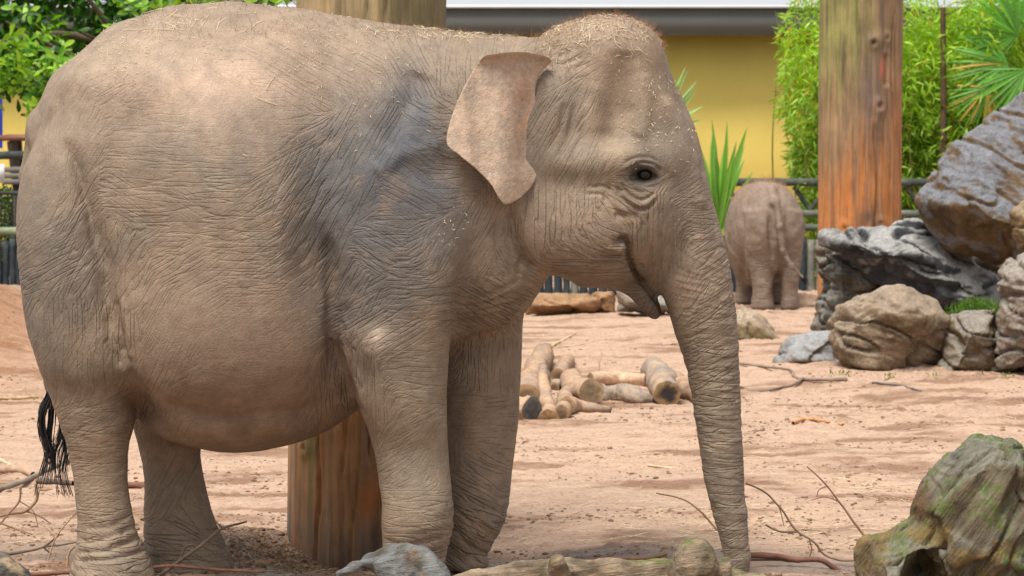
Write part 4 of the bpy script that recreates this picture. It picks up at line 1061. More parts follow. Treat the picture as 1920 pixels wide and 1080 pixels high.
fence('dark log fence with cross braces and a row of blue-black stakes behind the calf', YFEN, (960, 1980), [(343, 8, DG, DG2, 0), (401, 7, (.10,.12,.10), (.16,.17,.13), -.02), (427, 7, (.09,.11,.09), (.14,.15,.12), -.02)], 446, 575,
      braces=[(1366,350,1350,398,4.5),(1370,350,1382,396,4.5),(1402,350,1400,396,5),(1489,350,1522,398,4.5),(1550,350,1517,398,4.5),(1640,350,1600,398,4.5),(1700,350,1740,398,4.5)], posts=[1000, 1180, 1330, 1455, 1580, 1760, 1900], stakes_px=(975, 1560), pitch=16)
fence('dark log fence with grey stakes behind the sand mound and the hind leg', 35.5, (-60, 240), [(292, 8, DG, DG2, 0), (433, 9, (.20,.24,.15), (.26,.28,.18), -.02), (362, 4, DG, DG2, 0)], 450, 560, posts=[-20, 120], stakes_px=(-40, 150), pitch=15)
# wire panel in the fence gap on that side
wp = []
for i in range(14): x = -40 + i * 7; wp.append(spline([(*W(x, 366, 35.45), .004), (*W(x, 428, 35.45), .004)], 3))
for i in range(7): y = 370 + i * 9; wp.append(spline([(*W(-45, y, 35.46), .004), (*W(60, y, 35.46), .004)], 3))
v, q = tubes(wp, 4); m, nt, b = new_mat('dark_wire'); b.inputs['Base Color'].default_value = (.03, .045, .035, 1); b.inputs['Roughness'].default_value = .5; b.inputs['Metallic'].default_value = .6
f2 = [o for o in COL.objects if o.name.startswith('log_fence')][-1]
link('wire_mesh', raw_mesh('wire_mesh', v - np.array(f2.location), q, m, False), f2)

# ================================================================ house behind
def plain(name, col, rough=.8, nscale=3, var=.1, bumpd=0):
    m, nt, b = new_mat(name); n = noise_tex(nt, nscale, 6, .6)
    r = ramp(nt, n, [(.3, tuple(c * (1 - var) for c in col)), (.7, tuple(c * (1 + var) for c in col))]); L(nt, r.outputs[0], b.inputs['Base Color']); b.inputs['Roughness'].default_value = rough
    if bumpd: bump(nt, b, noise_tex(nt, 60, 4, .7), bumpd, .6)
    return m
def box(x0, x1, y0, y1, z0, z1, bev=0):
    v = np.array([(x, y, z) for x in (x0, x1) for y in (y0, y1) for z in (z0, z1)], float)
    return v, np.array([(0, 1, 3, 2), (4, 6, 7, 5), (0, 4, 5, 1), (2, 3, 7, 6), (0, 2, 6, 4), (1, 5, 7, 3)])
def box_obj(name, b_, mat, parent=None, base=(0, 0, 0)):
    v, q = box(*b_); return link(name, raw_mesh(name, v - np.array(base), q, mat, False), parent)
YW = 41.0
wtop = WZ(66, YW - .55); wz = wtop
house = thing('house', 'low house with a yellow plastered wall under a wide grey eave', 'house', (0, YW, 0)); hb = (0, YW, 0)
YEL = plain('yellow_plaster', (.86, .68, .17), .9, 1.2, .07, .004); GF = plain('grey_fascia', (.12, .125, .118), .75, 2, .08); SOF = plain('dark_soffit', (.10, .10, .10), .8, 2, .1); RFM = plain('pale_roof_sheet', (.62, .64, .66), .5, 2, .06)
box_obj('wall', (-11, 11, YW, YW + 6, -.3, wtop + .02), YEL, house, hb)
ftop = WZ(16, YW - .55)
box_obj('fascia', (-11.6, 11.6, YW - .55, YW - .49, wtop, ftop), GF, house, hb)
box_obj('soffit', (-11.59, 11.59, YW - .488, YW + 6.5, wtop + .03, wtop + .09), SOF, house, hb)
v = np.array([(-11.8, YW - .61, ftop + .003), (11.8, YW - .61, ftop + .003), (11.8, YW + 7, ftop + .12), (-11.8, YW + 7, ftop + .12), (-11.8, YW - .61, ftop + .04), (11.8, YW - .61, ftop + .04), (11.8, YW + 7, ftop + .16), (-11.8, YW + 7, ftop + .16)])
link('roof', raw_mesh('roof', v - np.array(hb), np.array([(3, 2, 1, 0), (4, 5, 6, 7), (0, 1, 5, 4), (1, 2, 6, 5), (2, 3, 7, 6), (3, 0, 4, 7)]), RFM, False), house)
# things by the left-hand fence
YT = 37.2
tb = thing('picnic_table', 'red-brown wooden picnic table beyond the fence under the broad-leaved tree', 'table', (*W(34, 262, YT)[:2], 0)); tbb = np.array(tb.location)
RB = plain('red_brown_plank', (.16, .06, .035), .6, 8, .25); DKW = plain('dark_plank', (.06, .045, .04), .7, 8, .2); WHT = plain('white_paint', (.78, .79, .80), .5, 3, .04); BLU = plain('blue_cloth', (.02, .05, .42), .7, 3, .1); GRB = plain('grey_board', (.15, .14, .125), .8, 4, .15)
x0, _, z0 = W(6, 266, YT); x1, _, z1 = W(110, 253, YT)
for k in range(3): box_obj('table_plank', (x0, x1, YT - .3 + k * .23, YT - .09 + k * .23, z1 - .06, z1), RB, tb, tbb)
for xx in (x0 + .12, x1 - .2):
    v, q = tubes([spline([(xx, YT - .25, z1 - .07, .045), (xx + .12, YT + .05, 0, .045)], 3)], 6); link('leg', raw_mesh('leg', v - tbb, q, DKW), tb)
    v, q = tubes([spline([(xx, YT + .30, z1 - .07, .045), (xx + .12, YT + .0, 0, .045)], 3)], 6); link('leg', raw_mesh('leg', v - tbb, q, DKW), tb)
bx = W(-30, 342, 36.4); bt = W(8, 308, 36.4)
sg = thing('notice_board', 'small white notice board on a post by the left-hand fence', 'sign', (bx[0], 36.4, 0)); sb_ = np.array(sg.location)
box_obj('panel', (bx[0], bt[0], 36.38, 36.42, bx[2], bt[2]), WHT, sg, sb_); box_obj('post', (bx[0] + .05, bx[0] + .12, 36.43, 36.5, 0, bt[2] - .02), DKW, sg, sb_)
lb = W(6, 346, 36.9); rb = W(150, 312, 36.9)
sh = thing('board_screen', 'grey-brown board screen standing behind the left-hand fence', 'screen', (lb[0], 36.9, 0)); shb = np.array(sh.location)
for k in range(3):
    zz = lb[2] + (rb[2] - lb[2]) * k / 3; box_obj('board', (lb[0], rb[0], 36.88 + .004 * k, 36.92, zz, zz + (rb[2] - lb[2]) / 3 - .008), GRB, sh, shb)
for xx in (lb[0] + .1, rb[0] - .15): box_obj('post', (xx, xx + .08, 36.93, 37.0, 0, rb[2]), DKW, sh, shb)
fb = W(-25, 278, 38.5); ft = W(4, 172, 38.5)
fl = thing('banner', 'deep blue banner on a pole in front of the yellow wall', 'banner', (fb[0], 38.5, 0)); flb = np.array(fl.location)
gx_ = np.linspace(fb[0], ft[0], 9); gz_ = np.linspace(fb[2], ft[2], 14); X, Z = np.meshgrid(gx_, gz_)
vb = np.stack([X.ravel(), 38.5 + .02 * np.sin(X.ravel() * 40 + Z.ravel() * 3), Z.ravel()], 1); vb2 = vb + np.array([0, .004, 0])
qi = (np.arange(13)[:, None] * 9 + np.arange(8)[None]).ravel(); qd = np.stack([qi, qi + 1, qi + 10, qi + 9], 1)
link('cloth', raw_mesh('cloth', np.concatenate([vb, vb2]) - flb, np.concatenate([qd, qd[:, ::-1] + len(vb)]), BLU), fl)
v, q = tubes([spline([(fb[0] - .02, 38.5, 0, .025), (fb[0] - .02, 38.5, ft[2] + .1, .025)], 3)], 8); link('pole', raw_mesh('pole', v - flb, q, GRB), fl)

# ================================================================ foliage
def leaf_mat(name, trans=.35, rough=.45):
    m, nt, b = new_mat(name); a = nd(nt, 'ShaderNodeAttribute', attribute_name='tint')
    L(nt, a.outputs['Color'], b.inputs['Base Color']); b.inputs['Roughness'].default_value = rough; b.inputs['Specular IOR Level'].default_value = .4
    t = nd(nt, 'ShaderNodeBsdfTranslucent'); hs_ = nd(nt, 'ShaderNodeHueSaturation'); hs_.inputs['Saturation'].default_value = 1.15; hs_.inputs['Value'].default_value = 1.3
    L(nt, a.outputs['Color'], hs_.inputs['Color']); L(nt, hs_.outputs[0], t.inputs['Color'])
    mx = nd(nt, 'ShaderNodeMixShader'); mx.inputs[0].default_value = trans; L(nt, b.outputs[0], mx.inputs[1]); L(nt, t.outputs[0], mx.inputs[2])
    L(nt, mx.outputs[0], nt.nodes['Material Output'].inputs['Surface']); return m
LEAFM = leaf_mat('living_leaf')
def leaves(P, D, N, ln, wd, col, prof=((0, .12), (.45, 1), (.8, .7), (1, 0)), fold=.25, droop=.2):
    """one bent, folded leaf per row -> verts, quads, colours"""
    D = unit(D); N = unit(N - D * (N * D).sum(1, keepdims=True)); S = np.cross(D, N)
    V = []; n = len(P); k = len(prof)
    for t, w in prof:
        c = P + D * (ln * t)[:, None] - N * (droop * ln * t * t)[:, None]
        e = (wd * w * .5)[:, None]
        V += [c + S * e + N * e * fold, c, c - S * e + N * e * fold]
    V = np.stack(V, 1)                                              # n, 3k, 3
    q = []
    for i in range(k - 1):
        a = i * 3
        q += [(a, a + 1, a + 4, a + 3), (a + 1, a + 2, a + 5, a + 4)]
    q = np.array(q)
    Q = (np.arange(n)[:, None, None] * 3 * k + q[None]).reshape(-1, 4)
    C = np.repeat(col, 3 * k, 0)
    return V.reshape(-1, 3), Q, C
def crown_obj(parent, base, v, q, c, name='crown', mat=LEAFM):
    o = link(name, raw_mesh(name, v - np.array(base), q, mat, True, np.clip(c, .005, .9)), parent); o['kind'] = 'stuff'; return o
BARK = tint_mat('bark', .85, 9, .35, [(30, .01, (1, 1, .3))])
def limb(name, parent, base, pts, col=(.10, .075, .05), sides=8, n=14):
    v, q = tubes([spline(pts, n)], sides); v = v + .08 * np.repeat(spline(pts, n)[:, 3], sides)[:, None] * np.stack([pnoise(v * 9, 1), pnoise(v * 9, 2), pnoise(v * 9, 3)], 1)
    c = np.tile(col, (len(v), 1)) * (1 + .3 * fbm(v * 8, 2, 3))[:, None]
    return link(name, raw_mesh(name, v - np.array(base), q, BARK, True, np.clip(c, .01, .9)), parent)
# ---- broad-leaved tree over the elephant's rump
YTR = 32.0
tr = thing('broadleaf_tree', 'glossy broad-leaved evergreen tree over the rump of the adult elephant', 'tree', (*W(300, 300, YTR + 1)[:2], 0)); trb = np.array(tr.location)
limb('trunk', tr, trb, [(trb[0], trb[1], -.1, .14), (trb[0] + .1, trb[1], 1.0, .12), (trb[0] - .1, trb[1], 2.0, .09), (trb[0], trb[1] - .1, 3.2, .05)], n=18)
TW = []
for (x, y, dy) in [(60,130,0),(150,60,-.4),(10,40,.2),(260,20,-.2),(380,-30,.2),(480,-40,.3),(-60,90,.3),(190,180,.1),(40,215,0),(120,-60,.2),(320,-90,.1)]:
    e = np.array(W(x, y, YTR + dy)); s = np.array([trb[0], trb[1], random.uniform(1.3, 2.3)]); mid = (s + e) / 2 + np.array([0, 0, random.uniform(.05, .3)])
    limb('limb', tr, trb, [(*s, .05), (*mid, .032), (*e, .012)])
    TW.append((s, mid, e))
cl = []
for i in range(340):                                                 # leaf whorls; the lower edge follows the photograph's ragged boughs
    x = random.uniform(-120, 640); top = -140
    low = np.interp(x, [-120, 0, 40, 100, 150, 200, 240, 300, 420, 540, 640], [190, 205, 190, 225, 245, 245, 150, 90, 40, 12, -10])
    y = low - abs(random.gauss(0, .5)) * 150 - random.uniform(-8, 40)
    if y < top: y = random.uniform(top, low)
    if random.random() < .16 + .35 * (pnoise(np.array([[x * .012, y * .014, 3.3]]), 5)[0] > .18): continue
    cl.append(np.array(W(x, y, YTR + random.gauss(0, .45))))
cl = np.array(cl); n = len(cl)
per = 15; k = n * per
C0 = np.repeat(cl, per, 0) + RNG.normal(0, .045, (k, 3))
th_ = RNG.uniform(0, 2 * math.pi, k); axis = unit(np.repeat(RNG.normal(0, .45, (n, 3)) + np.array([0, -.45, .55]), per, 0))
ref = np.cross(axis, np.array([0.3, .5, .8])); ref = unit(ref); ref2 = np.cross(axis, ref)
D = unit(ref * np.cos(th_)[:, None] + ref2 * np.sin(th_)[:, None] + axis * RNG.uniform(.0, .8, k)[:, None])
Nn = axis + RNG.normal(0, .25, (k, 3))
g0 = np.array([.10, .27, .018]); g1 = np.array([.34, .56, .05]); g2 = np.array([.03, .10, .015])
tt = RNG.uniform(0, 1, k)[:, None]; colr = g0 * (1 - tt) + g1 * tt; dk = (RNG.uniform(0, 1, k) < .25)[:, None]; colr = np.where(dk, g2, colr)
yel = (RNG.uniform(0, 1, k) < .006)[:, None]; colr = np.where(yel, np.array([.5, .22, .03]), colr)
ln = RNG.uniform(.10, .17, k); OBO = ((0, .1), (.35, .6), (.68, 1), (.9, .6), (1, .02))
order = np.argsort(C0[:, 1] + D[:, 1] * .1)
fr, bk = order[:300], order[300:]
v, q, c = leaves(C0[bk], D[bk], Nn[bk], ln[bk], ln[bk] * .36, colr[bk], OBO); crown_obj(tr, trb, v, q, c)
lv, lq, lc = leaves(np.zeros((1, 3)), np.array([[1., 0, 0]]), np.array([[0, 0, 1.]]), np.array([1.]), np.array([.36]), np.array([[.12, .26, .025]]), OBO)
leafme = [raw_mesh('leaf', lv, lq, LEAFM, True, np.tile(np.array(cc), (len(lv), 1))) for cc in ((.17, .38, .03), (.34, .56, .05), (.10, .26, .02))]
from mathutils import Matrix
def place_leaf(name, me, parent, base, p, d, n_, l):
    d = Vector(d).normalized(); n_ = Vector(n_); n_ = (n_ - d * n_.dot(d)).normalized(); s = n_.cross(d)
    M = Matrix(((d.x * l, s.x * l, n_.x * l, p[0] - base[0]), (d.y * l, s.y * l, n_.y * l, p[1] - base[1]), (d.z * l, s.z * l, n_.z * l, p[2] - base[2]), (0, 0, 0, 1)))
    o = bpy.data.objects.new(name, me); COL.objects.link(o); o.parent = parent; o.matrix_local = M; return o
for j in fr: place_leaf('leaf', leafme[int(RNG.integers(0, 3))], tr, trb, C0[j], D[j], Nn[j], ln[j])
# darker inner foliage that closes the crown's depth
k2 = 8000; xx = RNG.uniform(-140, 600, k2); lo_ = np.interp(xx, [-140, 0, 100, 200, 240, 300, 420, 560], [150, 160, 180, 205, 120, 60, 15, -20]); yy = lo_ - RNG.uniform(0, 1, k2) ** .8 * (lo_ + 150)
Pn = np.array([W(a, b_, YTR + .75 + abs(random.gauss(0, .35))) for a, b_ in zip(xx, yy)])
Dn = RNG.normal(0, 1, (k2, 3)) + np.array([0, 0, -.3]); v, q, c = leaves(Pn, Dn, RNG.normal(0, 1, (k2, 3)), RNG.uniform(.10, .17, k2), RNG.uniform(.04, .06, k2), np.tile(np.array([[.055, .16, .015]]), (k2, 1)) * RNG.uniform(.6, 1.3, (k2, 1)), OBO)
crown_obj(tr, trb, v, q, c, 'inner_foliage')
# ---- bamboo either side of the far post
def bamboo(label, xr, Y, seed, nculm, ltop, edge):
    rg = np.random.default_rng(seed)
    base = np.array([*W((xr[0] + xr[1]) / 2, 400, Y)[:2], 0.0]); o = thing('bamboo_shrub', label, 'shrub', tuple(base), 'feathery bamboo by the orange post')
    Pl, Dl = [], []; culms = []
    for i in range(nculm):
        x0 = rg.uniform(xr[0] + 15, xr[1] - 15); yo = rg.normal(0, .35); x1 = x0 + rg.normal(0, 25); topy = rg.uniform(-90, 120)
        a = np.array(W(x0, 300, Y + yo)); a[2] = 0; e = np.array(W(x1, topy, Y + yo - .2)); mid = (a + e) / 2 + np.array([rg.normal(0, .08), 0, .1])
        P = spline([(*a, .012), (*mid, .010), (*e, .003)], 16); culms.append(P)
        if i < 14: limb('culm', o, base, [tuple(p) for p in P[::3]], (.22, .22, .05), 6, 12)
        for t in range(2, 16):
            for _ in range(5):
                d = rg.normal(0, 1, 3) * np.array([1, 1, .5]); d /= np.linalg.norm(d); br = P[t, :3] + d * rg.uniform(.05, .42) + np.array([0, 0, -.04])
                m = rg.integers(7, 12)
                Pl.append(br + rg.normal(0, .05, (m, 3))); Dl.append(d * .7 + rg.normal(0, .6, (m, 3)) + np.array([0, 0, -.35]))
    P = np.concatenate(Pl); D = np.concatenate(Dl)
    px, py = project(P); ed = np.interp(py, edge[0], edge[1]) + 14 * pnoise(np.stack([py * .04, py * 0, py * 0], 1), seed)
    keep = (px > ed) & (px < xr[1] + 40); P = P[keep]; D = D[keep]; k = len(P)
    t = rg.uniform(0, 1, (k, 1)); hgt = smooth01(1.0, 2.6, P[:, 2])[:, None]
    col = np.array([.13, .34, .02]) * (1 - t) + np.array([.38, .58, .045]) * t; col = col * (1 - .3 * (1 - hgt)) + np.array([.12, .10, .0]) * hgt * .5
    yl = (rg.uniform(0, 1, (k, 1)) < .05); col = np.where(yl, np.array([.46, .36, .05]), col)
    ln = rg.uniform(.07, .14, k)
    v, q, c = leaves(P, D, rg.normal(0, 1, (k, 3)) + np.array([0, -.4, .6]), ln, ln * .19, col, ((0, .2), (.35, 1), (1, 0)), .2, .3)
    crown_obj(o, base, v, q, c)
bamboo('feathery yellow-green bamboo on the yellow-wall side of the orange post', (1450, 1640), 35.6, 5, 26, 0, ([-100, 0, 60, 150, 230, 300, 340, 420], [1500, 1490, 1462, 1458, 1472, 1478, 1492, 1505]))
bamboo('feathery green bamboo between the orange post and the fan palm', (1650, 1960), 36.0, 8, 60, 0, ([-100, 500], [1600, 1600]))
# ---- low clipped hedge behind the left-hand fence
hx = W(20, 400, 38.0); hd_ = thing('low_hedge', 'low dark green hedge behind the left-hand fence', 'hedge', (hx[0], 38.0, 0)); hdb = np.array(hd_.location)
limb('stem', hd_, hdb, [(hx[0], 38.0, -.05, .03), (hx[0], 38.0, .5, .02), (hx[0] + .05, 38.0, .9, .01)])
k = 5000; Pn = np.stack([hx[0] + RNG.uniform(-1.0, 1.3, k), 38.0 + RNG.normal(0, .14, k), RNG.uniform(0, 1, k) ** .8 * (WZ(352, 38.0) + .05 * RNG.normal(0, 1, k))], 1)
v, q, c = leaves(Pn, RNG.normal(0, 1, (k, 3)), RNG.normal(0, 1, (k, 3)), RNG.uniform(.05, .09, k), RNG.uniform(.025, .04, k), np.array([[.035, .10, .02]]) * RNG.uniform(.5, 1.5, (k, 1)), OBO); crown_obj(hd_, hdb, v, q, c, 'foliage')
# ---- dark garden stake among the bamboo
a = W(1768, 14, 35.2); b_ = W(1764, 420, 35.2)
st_ = thing('garden_stake', 'slim dark wooden stake standing among the bamboo', 'stake', (b_[0], 35.2, 0))
limb('shaft', st_, np.array(st_.location), [(b_[0], 35.2, -.05, .038), (b_[0] + .02, 35.2, 1.6, .034), (a[0], 35.2, a[2], .028)], (.10, .06, .035), 8, 16)
limb('peg', st_, np.array(st_.location), [(a[0], 35.18, a[2] - .06, .012), (a[0] + .08, 35.15, a[2] - .07, .010)], (.08, .05, .03), 6, 5)
# ---- fan palm
pmx, pmy = W(1900, 300, 35.4)[:2]
pm = thing('fan_palm', 'fan palm with pleated green leaves beside the tilted wedge boulder', 'palm', (pmx + .25, pmy, 0)); pmb = np.array(pm.location)
limb('trunk', pm, pmb, [(pmb[0], pmb[1], -.1, .10), (pmb[0] - .02, pmb[1], .9, .10), (pmb[0], pmb[1], 1.9, .09)], (.12, .08, .05), 12, 14)
def fan(center, hub_dir, n_, size, arc, tipyellow, seed):
    """a pleated fan leaf: blades spreading from one hub"""
    rg = np.random.default_rng(seed); hub = np.array(W(*center)); up = unit(np.array(hub_dir, float)); N = unit(np.array([rg.normal(0, .2), -1, .35])); N = unit(N - up * (N @ up)); S = np.cross(up, N)
    an = np.linspace(-arc / 2, arc / 2, n_); D = np.cos(an)[:, None] * up + np.sin(an)[:, None] * S
    D = D + rg.normal(0, .05, D.shape); P = np.tile(hub, (n_, 1)); ln = size * (1 - .25 * (np.abs(an) / (arc / 2)) ** 2) * rg.uniform(.9, 1.08, n_)
    col = np.array([.10, .27, .03]) * (1 + rg.uniform(-.25, .5, (n_, 1)))
    if tipyellow: col = np.where(rg.uniform(0, 1, (n_, 1)) < tipyellow, np.array([.42, .26, .04]), col)
    v, q, c = leaves(P, D, np.tile(N, (n_, 1)) + rg.normal(0, .12, (n_, 3)), ln, np.full(n_, size * .055), col, ((0, .12), (.3, .75), (.6, 1), (.85, .6), (1, 0)), .5, .22)
    lf = link('fan_leaf', raw_mesh('fan_leaf', v - pmb, q, LEAFM, True, np.clip(c, .01, .9)), pm)
    crown = np.array([pmb[0], pmb[1], 1.9]); mid = (crown + hub) / 2 + np.array([0, 0, .1])
    vv, qq = tubes([spline([(*crown, .016), (*mid, .012), (*hub, .009)], 10)], 6)
    link('leaf_stalk', raw_mesh('leaf_stalk', vv - pmb, qq, LEAFM, True, np.tile(np.array([[.16, .24, .04]]), (len(vv), 1))), lf)
for i, a in enumerate([((1908,66,35.0), (-.75, -.2, .5), 30, .60, 3.2, .0), ((1890,120,34.9), (-.9, -.2, -.15), 28, .60, 2.8, .1), ((1850,165,34.8), (-.55, -.25, -.75), 24, .46, 2.4, .35), ((1925,130,34.7), (-.35, -.3, -.85), 20, .60, 2.4, .05), ((1940,20,35.3), (-.4, 0, .85), 22, .6, 3.0, 0), ((1985,90,35.6), (.7, .1, .4), 22, .6, 3.0, 0), ((1990,170,35.5), (.7, .1, -.5), 20, .6, 2.6, 0)]): fan(*a, 40 + i)
# ---- sword-leaved plants behind the elephant's trunk
def sword_plant(label, base_px, Y, blades, colr, seed):
    b0 = np.array(W(*base_px, Y)); base = np.array([b0[0], Y, 0.0]); o = thing('sword_leaf_plant', label, 'plant', tuple(base)); rg = np.random.default_rng(seed)
    limb('stem', o, base, [(base[0], Y, -.05, .05), (base[0], Y, b0[2] * .6, .05), (b0[0], Y, b0[2], .03)], (.12, .09, .05), 8, 8)
    for i, (x, y, w) in enumerate(blades):
        e = np.array(W(x, y, Y + rg.uniform(-.35, .3))); d = e - b0; ln = np.linalg.norm(d)
        c = np.array([colr]) * rg.uniform(.75, 1.3)
        v, q, cc = leaves(b0[None], d[None] + np.array([[0, 0, .08 * ln]]), np.array([[rg.normal(0, .5), -1, .5]]), np.array([ln * 1.02]), np.array([w * Y / F * 1.7]), c, ((0, .45), (.25, .9), (.5, 1), (.75, .75), (.92, .3), (1, 0)), .45, .10)
        link('blade', raw_mesh('blade', v - base, q, LEAFM, True, np.clip(cc, .01, .9)), o)
sword_plant('clump of upright green sword leaves growing in front of the log fence', (1345, 440), 33.6, [(1300,232,7),(1335,245,8),(1332,282,6),(1398,246,8),(1392,300,6),(1385,322,6),(1365,275,7),(1320,300,6),(1318,255,7),(1345,225,7),(1380,268,7),(1400,272,6),(1375,235,7),(1412,330,6),(1325,268,6),(1355,300,7),(1388,360,6),(1408,352,6),(1402,380,6),(1380,345,6),(1395,410,6),(1350,260,6),(1310,330,6),(1290,280,6),(1280,350,6),(1340,330,6),(1372,305,6)], (.17, .36, .05), 3)
sword_plant('pale grey-green spiky plant close to the yellow wall', (1235, 250), 38.2, [(1262,120,5),(1290,135,5),(1305,150,5),(1312,175,5),(1318,200,5),(1275,150,5),(1300,215,5),(1250,110,5),(1316,228,5),(1220,130,5),(1200,170,5),(1310,162,4),(1283,125,4)], (.26, .42, .14), 4)
# low turf on the ledge between the boulders
k = 1300; xx = RNG.normal(1832, 26, k); Pn = np.array([W(a, RNG.uniform(566, 586) + .004 * (a - 1832) ** 2, 25.7 + RNG.uniform(-.15, .25)) for a in xx])
v, q, c = leaves(Pn, RNG.normal(0, .6, (k, 3)) + np.array([0, 0, 1.]), RNG.normal(0, 1, (k, 3)), RNG.uniform(.02, .075, k), np.full(k, .007), np.array([[.09, .19, .02]]) * RNG.uniform(.6, 1.3, (k, 1)), ((0, 1), (.5, .7), (1, 0)), .1, .3)
turf = link('grass', raw_mesh('grass', v, q, LEAFM, True, c)); tag(turf, 'tuft of bright green grass on the ledge between the boulders', 'grass', kind='stuff')
# ================================================================ the calf, seen from behind
YK = 32.2
def calf():
    f = Field()
    st = [(-.24, 1446, 16, 402, 450), (-.15, 1446, 42, 372, 492), (0, 1446, 60, 350, 512), (.25, 1440, 64, 344, 532), (.55, 1433, 65, 346, 545), (.85, 1428, 58, 350, 540), (1.1, 1426, 40, 365, 505)]
    t = [YK + s[0] for s in st]; xc = [WX(s[1], 430, YK) for s in st]; s_ = YK / F
    zt = np.array([WZ(s[3], YK) for s in st]); zb = np.array([WZ(s[4], YK) for s in st])
    f.stack(1, t, xc, [s[2] * s_ for s in st], (zt + zb) / 2, (zt - zb) / 2, k=.05, n=2.1)
    def leg(rows, Y, ry, k=.05):
        t = [WZ(r[0], Y) for r in rows]; t[-1] = -.01
        xl = np.array([WX(r[1], r[0], Y) for r in rows]); xr = np.array([WX(r[2], r[0], Y) for r in rows])
        f.stack(2, t, (xl + xr) / 2, (xr - xl) / 2, [Y] * len(rows), [ry * (1.35 if r[0] < 480 else 1) for r in rows], k=k, cap=.03)
    leg([(395, 1392, 1450), (430, 1386, 1452), (480, 1396, 1454), (515, 1408, 1451), (555, 1411, 1449), (577, 1407, 1453)], YK - .02, .115)
    leg([(395, 1452, 1502), (430, 1450, 1508), (480, 1461, 1504), (515, 1464, 1499), (555, 1465, 1496), (577, 1462, 1500)], YK - .02, .10)
    leg([(420, 1376, 1420), (500, 1378, 1414), (540, 1380, 1412), (577, 1377, 1415)], YK + .85, .10)
    leg([(420, 1440, 1484), (500, 1444, 1480), (540, 1446, 1478), (577, 1443, 1481)], YK + .85, .10)
    f.ellipsoid(W(1438, 398, YK + 1.25), (.23, .26, .30), .08)
    for s in (-1, 1): f.ellipsoid(W(1436 + s * 50, 410, YK + 1.2), (.10, .03, .17), .04)
    f.chain([(*W(1436, 450, YK + 1.5), .09), (*W(1436, 500, YK + 1.62), .07), (*W(1436, 550, YK + 1.6), .045)], .06)
    f.chain([(*W(1447, 352, YK - .05), .03), (*W(1450, 380, YK - .2), .035)], .06)
    f.chain([(*W(1456, 372, YK - .20), .030), (*W(1461, 425, YK - .27), .030), (*W(1468, 470, YK - .26), .024), (*W(1484, 499, YK - .25), .020), (*W(1506, 520, YK - .25), .015)], .03)
    f.chain([(*W(1443, 452, YK - .16), .03), (*W(1449, 485, YK - .14), .026), (*W(1455, 508, YK - .12), .016)], .04)
    lo, hi = f.bounds(); v, q = mesh_field(f, lo, hi, .011); v = relax(v, q, 2); n = vnormals(v, q)
    px, py = project(v)
    dd = .010 * fbm(v * 7, 3, 3) + .005 * np.abs(pnoise(np.stack([v[:, 2] / .05, v[:, 0] / .3, v[:, 1] / .3], 1), 5)) * smooth01(440, 500, py)
    dd -= .035 * np.exp(-((px - 1440 - (py - 380) * .06) / 4.5) ** 2) * smooth01(395, 420, py) * smooth01(500, 450, py) * (n[:, 1] < 0)
    dd -= .020 * np.exp(-((px - 1474 - (py - 400) * .05) / 4.0) ** 2) * smooth01(380, 420, py) * smooth01(500, 450, py) * (n[:, 1] < 0)
    dd -= .03 * np.exp(-((px - 1391 - (py - 430) * .02) / 5.0) ** 2) * smooth01(380, 430, py) * smooth01(545, 500, py) * (n[:, 1] < .3)
    v = v + n * dd[:, None]
    c = np.tile(np.array([.205, .155, .118]), (len(v), 1)) * (1 + .2 * fbm(v * 6, 4, 8))[:, None]
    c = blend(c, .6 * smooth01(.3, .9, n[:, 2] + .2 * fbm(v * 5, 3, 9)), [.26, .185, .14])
    c = blend(c, .5 * np.exp(-((py - 577) / 14.0) ** 2), [.22, .17, .135])
    base = np.array([WX(1446, 577, YK), YK, 0.0])
    o = thing('elephant_calf', 'small brown elephant calf seen from behind beside the orange post', 'elephant', tuple(base))
    me = raw_mesh('calf_body', v - base, q, SKIN, True, np.clip(c, .02, .9))
    for nm in ('wrinkle_a', 'wrinkle_b'):
        at = me.attributes.new(nm, 'FLOAT_COLOR', 'POINT'); w = np.zeros((len(v), 4), np.float32)
        if nm == 'wrinkle_a': w[:, 0] = .8 * smooth01(440, 500, py)
        at.data.foreach_set('color', w.ravel())
    link('body', me, o)
    paths = []
    for i in range(40):
        a = np.array(W(1504 + RNG.normal(0, 2), 518 + RNG.normal(0, 2), YK - .25)); e = a + np.array([RNG.uniform(.01, .07), 0, -RNG.uniform(.03, .11)])
        paths.append(spline([(*a, .003), (*((a + e) / 2 + RNG.normal(0, .008, 3)), .0025), (*e, .001)], 5))
    vv, qq = tubes(paths, 3); tag(link('tail_tuft', raw_mesh('tail_tuft', vv - base, qq, TAILH), o), kind='stuff')
    paths = []
    cand = np.nonzero((n[:, 2] > .3) & (v[:, 1] > YK - .1) & (v[:, 2] > 1.0))[0]
    pw = np.where(v[cand, 1] > YK + 1.0, 4.0, 1.0)
    for i in RNG.choice(cand, 1500, p=pw / pw.sum()):
        d = n[i] + RNG.normal(0, .3, 3); l = RNG.uniform(.02, .05) * (1.3 if v[i, 1] > YK + 1 else .7)
        paths.append(np.array([[*(v[i] - .003 * n[i]), .0016], [*(v[i] + d * l * .5), .0013], [*(v[i] + d * l), .0005]]))
    vv, qq = tubes(paths, 3); m, nt, b = new_mat('calf_hair'); b.inputs['Base Color'].default_value = (.40, .24, .15, 1); b.inputs['Roughness'].default_value = .6
    tag(link('bristle_hair', raw_mesh('bristle_hair', vv - base, qq, m), o), kind='stuff')
calf()
